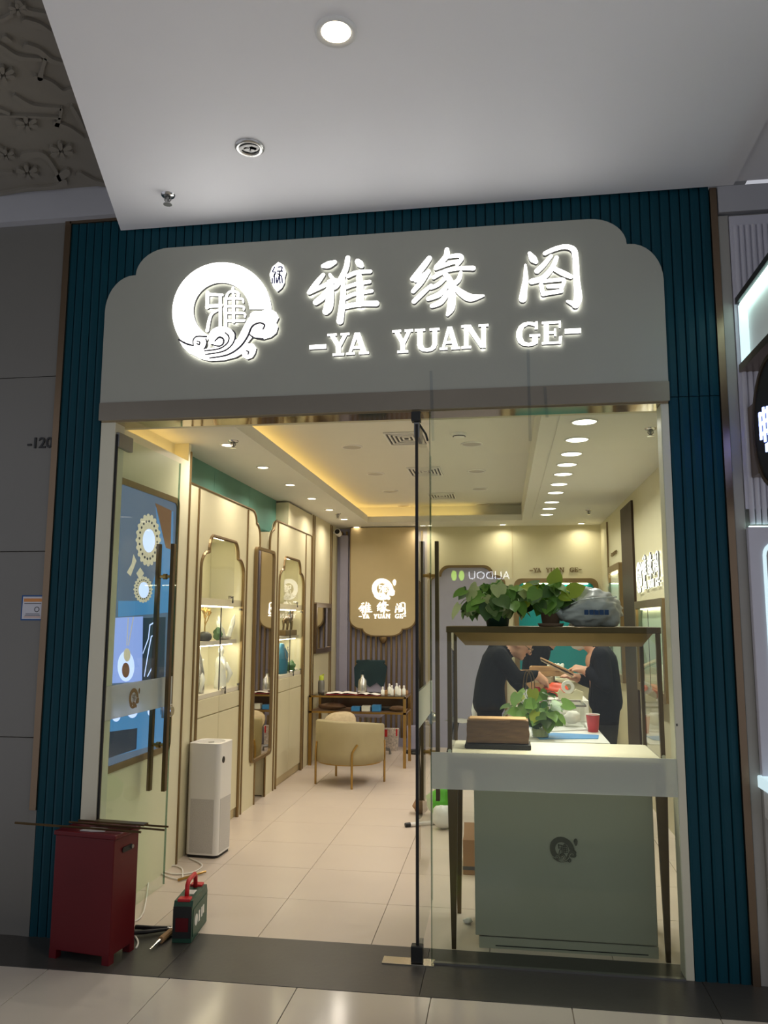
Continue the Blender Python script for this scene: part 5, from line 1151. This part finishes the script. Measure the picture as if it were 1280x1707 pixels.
for x in (.32, 1.06):
    for y in (5.02, 5.44): mk('leg', B(x, x+.04, y, y+.04, 0, .86), 'goldbrown', t)
t = thing('lotus_ornament', 'white lotus ornament on the table before the teal niche', 'ornament', (.52, 5.2, .89))
mk('base', lathe([(0, 0), (.05, 0), (.03, .04), (0, .04)], (.52, 5.2, .89), n=14), 'jadewhite', t)
for k in range(10):
    a = 2*PI*k/10; r = .05 if k % 2 else .08; mk('petal', xf(ell((0, 0, 0), (.03, .012, .07), u=8, v=6), Matrix.Translation((.52+r*math.cos(a), 5.2+r*.5*math.sin(a), .985)) @ Matrix.Rotation(a, 4, 'Z') @ Matrix.Rotation(.5, 4, 'Y')), 'jadewhite', t, smooth=True)
mk('paper_stack', B(.62, .88, 5.08, 5.28, .891, .925, bev=.002), 'paper', None, 'white paper stack on the table before the teal niche', 'paper')
for k, (x0, x1, y0, y1, z0, z1, m, lb) in enumerate(((.12, .21, 2.60, 2.80, 0, .09, 'paper', 'small white box at the front of the tray pile'), (.385, .56, 2.56, 2.80, 0, .119, 'carton', 'brown box carrying an open ledger on the counter'), (.13, .24, 2.40, 2.55, 0, .06, 'carton', 'small brown box by the red capped bottle'), (.49, .58, 2.84, 2.97, 0, .10, 'cream', 'cream gift box near the far end of the counter'), (.44, .58, 3.20, 3.33, 0, .13, 'brownwood', 'dark brown case at the far end of the counter'), (.10, .24, 3.20, 3.34, 0, .17, 'woodlight', 'tall tan box at the far corner of the counter'), (.13, .21, 1.78, 1.92, 0, .05, 'paperblue', 'blue card box beside the clear bin'), (.13, .215, 1.95, 2.07, 0, .07, 'pinkcup', 'red card box beside the clear bin'))):
    t = thing('packing_box', lb, 'box', ((x0+x1)/2, (y0+y1)/2, CZ)); mk('body', B(x0, x1, y0, y1, CZ+.001, CZ+z1-.012, bev=.003), m, t); mk('lid', B(x0-.003, x1+.003, y0-.003, y1+.003, CZ+z1-.02, CZ+z1, bev=.003), m, t)
# white moulded chair, bags and carton on the floor
t = thing('moulded_chair', 'white moulded chair with thin black legs by the scalloped panel', 'chair', (0, 0, 0))
bm = nb(); rows = []
for i in range(9):
    u = i/8*2-1; rows.append([bm.verts.new((.20*math.sin(u*1.1)*k, y+.10*u*u*(-1 if False else 1)*kk, z)) for k, y, z, kk in ((1, -.20, .43, 0), (1, .0, .41, 0), (1.05, .15, .43, -.3), (1.1, .20, .55, -1), (1.1, .23, .70, -1), (.9, .25, .84, -1), (.5, .255, .88, -.6))])
for a, b in zip(rows, rows[1:]):
    for k in range(6): bm.faces.new([a[k], b[k], b[k+1], a[k+1]])
bmesh.ops.solidify(bm, geom=bm.faces[:], thickness=.012); mk('shell', bm, 'white', t, smooth=True)
for x, y in ((-.14, -.15), (.14, -.15), (-.14, .14), (.14, .14)): mk('leg', tube([(x*.7, y*.7, .42), (x*1.3, y*1.3, 0)], .009), 'blackrubber', t)
t.location = (-.42, 5.2, 0); t.rotation_euler = (0, 0, math.radians(-100))
t = thing('carton_box', 'open brown carton on the floor beside the pale plinth cabinet', 'carton', (-.16, 1.4, 0))
mk('body', B(-.262, -.05, 1.26, 1.56, 0, .20, bev=.003), 'carton', t); mk('flap', xf(B(-.10, .10, 0, .11, -.003, .0), Matrix.Translation((-.156, 1.26, .20)) @ Matrix.Rotation(math.radians(50), 4, 'X')), 'carton', t); mk('tape', B(-.263, -.15, 1.258, 1.261, .03, .05), 'inkgrey', t)
blob('green_bag', 'bright green plastic bag on the floor behind the showcase leg', 'bag', (-.50, 2.66, 0), (.11, .10, .105), 'plasticgreen', 51, .14)
blob('white_bag', 'knotted white plastic bag in front of the green bag', 'bag', (-.455, 2.30, 0), (.085, .08, .085), 'plasticwhite', 52, .13)
blob('brown_bag', 'crumpled brown paper bag beside the green bag near the glass door', 'bag', (-.67, 2.72, 0), (.06, .06, .055), 'carton', 53, .2)
t = thing('plastic_tube', 'white plastic tube with a black tip lying on the tiles', 'tube', (-.55, 2.42, 0))
mk('pipe', tube([(-.70, 2.31, .016), (-.35, 2.50, .016)], .015, n=10), 'purifier', t); mk('tip', tube([(-.735, 2.291, .016), (-.70, 2.31, .016)], .016, n=10), 'blackrubber', t)
blob('tissue_wad', 'small white tissue wad at the foot of the rear showcase leg', 'paper', (-.20, .50, 0), (.022, .018, .012), 'paper', 55, .2)

# ================================================================== PEOPLE
def capsule(bm, pts, rs, n=12):
    pts = [Vector(p) for p in pts]
    c = bend_pts([(*p, r) for p, r in zip(pts, rs)], 4) if len(pts) > 2 else [(*p, r) for p, r in zip(pts, rs)]
    tube([q[:3] for q in c], [max(.004, q[3]) for q in c], bm, n)
    for q in (c[0], c[-1]): ell(q[:3], (q[3],)*3, bm, n, 8)
def person(label, D, face, cloth, legs='trousers', hair=True, glasses=False, mask=False, group=None):
    """D: joint positions; face: +1 looks along +x, -1 along -x"""
    base = D['base']; t = thing('person', label, 'person', (base[0], base[1], 0), group)
    bm = nb(); V = Vector
    # torso as stacked wide capsules
    sh, hp = V(D['sh_n']), V(D['sh_f'])
    pel, wai, che, nek = V(D['pelvis']), V(D['waist']), V(D['chest']), V(D['neck'])
    for s in (-1, -.5, 0, .5, 1):
        o = V((0, s*.085, 0)); q = .92 if abs(s) == 1 else 1.
        capsule(bm, [pel+o, wai+o*.85, che+o*1.05], [.125*q, .112*q, .118*q])
    for s in (D['sh_n'], D['sh_f']): capsule(bm, [che+V((0, 0, .05)), V(s)], [.09, .068])
    capsule(bm, [che+V((0, 0, .08)), nek, V(D['head'])-V((face*.01, 0, .04))], [.075, .056, .052])
    for a in ('n', 'f'):
        s, e, w = V(D['sh_'+a]), V(D['el_'+a]), V(D['wr_'+a])
        capsule(bm, [s, (s+e)/2, e], [.066, .058, .050]); capsule(bm, [e, (e+w)/2, w], [.050, .046, .036])
        h = V(D['ha_'+a]); d = (h-w).normalized(); up = V((0, 0, 1)); sd = d.cross(up).normalized(); nn = sd.cross(d)
        capsule(bm, [w, w+d*.035, w+d*.075], [.027, .032, .030])
        for k in range(4):
            o = sd*(-.030+.020*k); l = (.062, .074, .078, .060)[k]; b0 = w+d*.065+o
            b1 = b0+d*l*.5-nn*.006; b2 = b1+d*l*.42-nn*.026; capsule(bm, [b0, b1, b2], [.0105, .0095, .0085], 8)
        b0 = w+d*.03-sd*.030; capsule(bm, [b0, b0+d*.030-sd*.022-nn*.008, b0+d*.058-sd*.024-nn*.022], [.013, .0115, .0095], 8)
        hi, kn, an = V(D['hip_'+a]), V(D['kn_'+a]), V(D['an_'+a])
        capsule(bm, [hi, (hi+kn)/2, kn], [.098, .080, .060]); capsule(bm, [kn, (kn*.6+an*.4), an], [.060, .058, .042]); capsule(bm, [an+V((0, 0, -.03)), an+V((face*.13, 0, -.035))], [.042, .036])
    hc = V(D['head']); rot = Matrix.Rotation(D['pitch']*face, 3, 'Y')
    def H(x, y, z): return hc + rot @ V((face*x, y, z))
    ell(tuple(H(0, 0, .015)), (.092, .073, .098), bm, 16, 12, rot); ell(tuple(H(.022, 0, -.045)), (.062, .056, .066), bm, 14, 10, rot)
    capsule(bm, [H(.086, 0, .012), H(.105, 0, -.022)], [.011, .016], 8); ell(tuple(H(.072, 0, -.088)), (.022, .026, .018), bm, 8, 6)
    ell(tuple(H(.086, 0, -.058)), (.010, .024, .007), bm, 8, 6)
    for s in (-1, 1): ell(tuple(H(-.008, s*.074, -.012)), (.020, .010, .032), bm, 8, 6)
    tmp = bpy.data.objects.new('person_body', bmesh_to('person_body', bm, 'skin')); COL.objects.link(tmp)
    r = tmp.modifiers.new('remesh', 'REMESH'); r.mode = 'VOXEL'; r.voxel_size = .008
    s = tmp.modifiers.new('smooth', 'SMOOTH'); s.factor = .5; s.iterations = 4
    me = bpy.data.meshes.new_from_object(tmp.evaluated_get(bpy.context.evaluated_depsgraph_get())); bpy.data.objects.remove(tmp)
    me.materials.clear()
    for m in ('skin', cloth, legs, 'blackrubber'): me.materials.append(MATS[m])
    wr = [V(D['wr_n']), V(D['wr_f'])]; hd = [(V(D['ha_'+a])-V(D['wr_'+a])).normalized() for a in ('n', 'f')]
    for p in me.polygons:
        p.use_smooth = True; c = p.center; k = 1
        if c.z < .07: k = 3
        elif c.z < D['hem']: k = 2
        if any((c-w).length < .2 and (c-w).dot(d) > -.01 for w, d in zip(wr, hd)): k = 0
        if (c-hc).length < .17 and (c-nek).dot((hc-nek).normalized()) > .02: k = 0
        p.material_index = k
    me.transform(Matrix.Translation(-OFF[t.name])); me.name = 'body'
    o = bpy.data.objects.new('body', me); COL.objects.link(o); o.parent = t; OFF[o.name] = OFF[t.name]
    if hair:
        hb = ell((0, 0, 0), (1, 1, 1), u=24, v=16)
        bmesh.ops.delete(hb, geom=[v for v in hb.verts if (v.co.x > .45 and v.co.z < .42) or v.co.z < (-.55 if v.co.x < -.2 else .0 + .4*v.co.x)], context='VERTS')
        for v in hb.verts:
            k = 1+.02*math.sin(17*v.co.y+9*v.co.z); v.co = H(v.co.x*.103*k-.004, v.co.y*.084*k, v.co.z*.110*k+.018)
        bmesh.ops.solidify(hb, geom=hb.faces[:], thickness=.008); mk('hair', hb, 'hairblack', t, smooth=True)
    for s in (-1, 1): mk('eye', ell(tuple(H(.078, s*.032, .004)), (.008, .012, .007), u=8, v=6), 'jadewhite' if not glasses else 'darkstone', t)
    if glasses:
        g = nb()
        for s in (-1, 1):
            tube([H(.104, s*.033+.026*math.cos(a), .0+.020*math.sin(a)) for a in [2*PI*i/14 for i in range(14)]], .0028, g, 5, True); tube([H(.104, s*.059, .006), H(.0, s*.084, .010)], .0026, g, 5)
        tube([H(.104, -.008, .004), H(.106, 0, .006), H(.104, .008, .004)], .0026, g, 5); mk('glasses', g, 'darkbronze', t)
    if mask:
        mb = ell((0, 0, 0), (1, 1, 1), u=16, v=12); bmesh.ops.delete(mb, geom=[v for v in mb.verts if v.co.x < .05], context='VERTS')
        for v in mb.verts: v.co = H(.012+v.co.x*.108, v.co.y*.078, -.045+v.co.z*.062)
        mk('face_mask', mb, 'maskwhite', t, smooth=True)
    return t
y = 2.40
person('person in black with glasses bending over the counter and reaching into the clutter', dict(base=(-.12, y), pelvis=(-.115, y, .90), waist=(-.105, y, 1.05), chest=(-.055, y, 1.19), neck=(.02, y, 1.275), head=(.118, y, 1.335), pitch=.62, hem=.80,
       sh_n=(-.03, y-.16, 1.235), sh_f=(-.03, y+.16, 1.235), el_n=(.09, y-.18, 1.09), wr_n=(.235, y-.08, 1.105), ha_n=(.33, y-.04, 1.03), el_f=(.08, y+.20, 1.04), wr_f=(.19, y+.13, .93), ha_f=(.28, y+.1, .90),
       hip_n=(-.115, y-.085, .86), hip_f=(-.115, y+.085, .86), kn_n=(-.09, y-.09, .47), kn_f=(-.11, y+.09, .47), an_n=(-.13, y-.1, .08), an_f=(-.15, y+.1, .08)), 1, 'blackcloth', glasses=True)
y = 2.62
person('masked person in a dark jacket holding boards across the counter', dict(base=(.76, y), pelvis=(.755, y, .90), waist=(.755, y, 1.05), chest=(.735, y, 1.19), neck=(.67, y, 1.30), head=(.60, y, 1.40), pitch=.45, hem=.74,
       sh_n=(.715, y-.165, 1.235), sh_f=(.715, y+.165, 1.235), el_n=(.74, y-.22, 1.03), wr_n=(.605, y-.13, 1.13), ha_n=(.50, y-.08, 1.155), el_f=(.68, y+.2, 1.02), wr_f=(.56, y+.1, 1.06), ha_f=(.47, y+.06, 1.09),
       hip_n=(.755, y-.085, .86), hip_f=(.755, y+.085, .86), kn_n=(.74, y-.09, .47), kn_f=(.75, y+.09, .47), an_n=(.78, y-.1, .08), an_f=(.78, y+.1, .08)), -1, 'navycloth', mask=True)
y = 3.72
person('third person in black standing behind the counter trays', dict(base=(.27, y), pelvis=(.27, y, .93), waist=(.27, y, 1.09), chest=(.30, y, 1.22), neck=(.35, y, 1.30), head=(.41, y, 1.365), pitch=.5, hem=.82,
       sh_n=(.29, y-.16, 1.26), sh_f=(.29, y+.16, 1.26), el_n=(.26, y-.2, 1.06), wr_n=(.36, y-.2, .92), ha_n=(.44, y-.19, .87), el_f=(.26, y+.2, 1.06), wr_f=(.34, y+.2, .92), ha_f=(.42, y+.19, .87),
       hip_n=(.27, y-.085, .88), hip_f=(.27, y+.085, .88), kn_n=(.28, y-.09, .48), kn_f=(.27, y+.09, .48), an_n=(.25, y-.1, .08), an_f=(.25, y+.1, .08)), 1, 'blackcloth')
t = thing('sample_boards', 'thin boards held by the masked person over the counter', 'boards', (.4, 2.53, 1.13))
for k in range(3): mk('board', xf(B(-.13, .13, -.07, .07, -.005, .005), Matrix.Translation((.395, 2.54, 1.165-.012*k)) @ Matrix.Rotation(math.radians(24+2*k), 4, 'Y')), ('woodlight', 'brownwood', 'cushion')[k], t)

# ================================================================== NEIGHBOURING SHOP
nw = mk('wall_neighbour', B(1.03, 3.0, .02, .3, 0, 3.54), 'columngrey', None, 'grey column and white fluted front of the neighbouring shop', 'wall', kind=ST)
mk('column_face', B(1.032, 1.078, -.005, .02, 0, 3.40, bev=.003), 'columngrey', nw); mk('header_band', B(1.035, 3.0, -.02, .02, 3.41, 3.54), 'soffit', nw)
mk('fluted_border', prism([(1.080, 2.0), (3, 2.0), (3, 3.39), (1.080, 3.39)], 'xz', -.012, .02), 'flutewhite', nw)
fl = bmesh_to('flute', xf(lathe([(.0115, 0), (.0115, 1.41)], n=10), Matrix.Identity(4)), 'flutewhite', True)
for k in range(24): inst('flute', fl, nw, Matrix.Translation((1.105+k*.026, -.012, 1.93)))
t = thing('neighbour_canopy', 'lit box canopy with glowing edges jutting from the neighbouring shop', 'canopy', (1.6, -.5, 2.65))
mk('top_plate', B(1.085, 2.2, -1.4, -.014, 2.955, 2.985), 'darkplastic', t); mk('bottom_plate', B(1.085, 2.2, -1.4, -.014, 2.63, 2.665), 'bronze', t); mk('side_panel', B(1.135, 2.2, -1.38, -.014, 2.665, 2.955), 'white', t)
mk('light_strip', B(1.10, 1.134, -1.35, -.03, 2.945, 2.954), 'coolstrip', t); mk('light_strip', B(1.10, 1.134, -1.35, -.03, 2.6655, 2.669), 'coolsoft', t); mk('light_strip', B(1.095, 1.134, -.026, -.016, 2.67, 2.945), 'coolsoft', t)
t = thing('blade_sign', 'dark oval projecting sign with blue white lettering on the neighbouring shop', 'sign', (1.13, -.36, 2.05))
def ovl(cy, cz, ry, rz, n=32): return [(cy+ry*math.cos(2*PI*i/n), cz+rz*math.sin(2*PI*i/n)) for i in range(n)]
mk('panel', prism(ovl(-.36, 2.32, .25, .265), 'yz', 1.105, 1.14), 'darkplastic', t); mk('rim', prism(ovl(-.36, 2.32, .265, .28), 'yz', 1.10, 1.16, [ovl(-.36, 2.32, .245, .26)]), 'darkbronze', t); mk('mount', B(1.11, 1.15, -.12, -.012, 2.14, 2.46), 'bronze', t)
lt = nb()
for a, b, c_, d_ in ((-.20, -.32, 2.37, 2.382), (-.20, -.32, 2.33, 2.342), (-.20, -.32, 2.285, 2.297), (-.20, -.214, 2.27, 2.39), (-.25, -.264, 2.25, 2.40), (-.30, -.314, 2.27, 2.39), (-.36, -.50, 2.37, 2.382), (-.36, -.50, 2.30, 2.312), (-.38, -.394, 2.26, 2.40), (-.45, -.464, 2.26, 2.40)): B(1.098, 1.106, b, a, c_, d_, lt)
for k in range(8): B(1.098, 1.106, -.262-k*.03-.02, -.262-k*.03, 2.205, 2.24, lt)
mk('lettering', lt, 'signblue', t)
t = thing('neighbour_niche', 'pale lavender panel with a softly glowing round-cornered niche next door', 'niche', (1.4, -.03, .8))
mk('panel', B(1.074, 2.6, -.045, -.013, .85, 1.915, bev=.004), 'flutewhite', t); mk('glow_frame', prism(rrect(1.128, 2.2, .95, 1.85, .06), 'xz', -.052, -.045, [rrect(1.142, 2.186, .965, 1.836, .05)]), 'coolsoft', t); mk('recess', prism(rrect(1.142, 2.186, .965, 1.836, .05), 'xz', -.048, -.0452), 'columngrey', t)
mk('light_strip', B(1.085, 2.5, -.035, -.02, 1.915, 1.92), 'coolstrip', t); mk('lit_ledge', B(1.062, 2.6, -.16, -.013, .80, .85, bev=.004), 'coolsoft', t); mk('ledge_base', B(1.08, 2.6, -.14, -.013, .68, .80), 'white', t)
mk('lower_front', B(1.078, 2.6, -.03, .02, 0, .80), 'columngrey', nw)
# ---- the sign across the concourse that shows up mirrored in the fixed window
t = thing('opposite_sign', 'lit white capitals and green beans of the shop across the concourse', 'sign', (-.3, -8, 2.15))
m4 = Matrix.Translation((-.20, -8.0, 2.15)) @ Matrix.Rotation(PI, 4, 'Z') @ Matrix.Rotation(PI/2, 4, 'X')
mk('lettering', xf(text_bm('ALIDOU', .165, .006, .0), m4), 'oppwhite', t)
for x in (-.60, -.71): mk('bean', xf(ell((0, 0, 0), (.042, .01, .075), u=14, v=8), Matrix.Translation((x, -8.0, 2.155))), 'oppgreen', t)
mk('sign_wall', B(-2.5, 2.0, -8.2, -8.05, 1.2, 3.4), 'darkplastic', t)
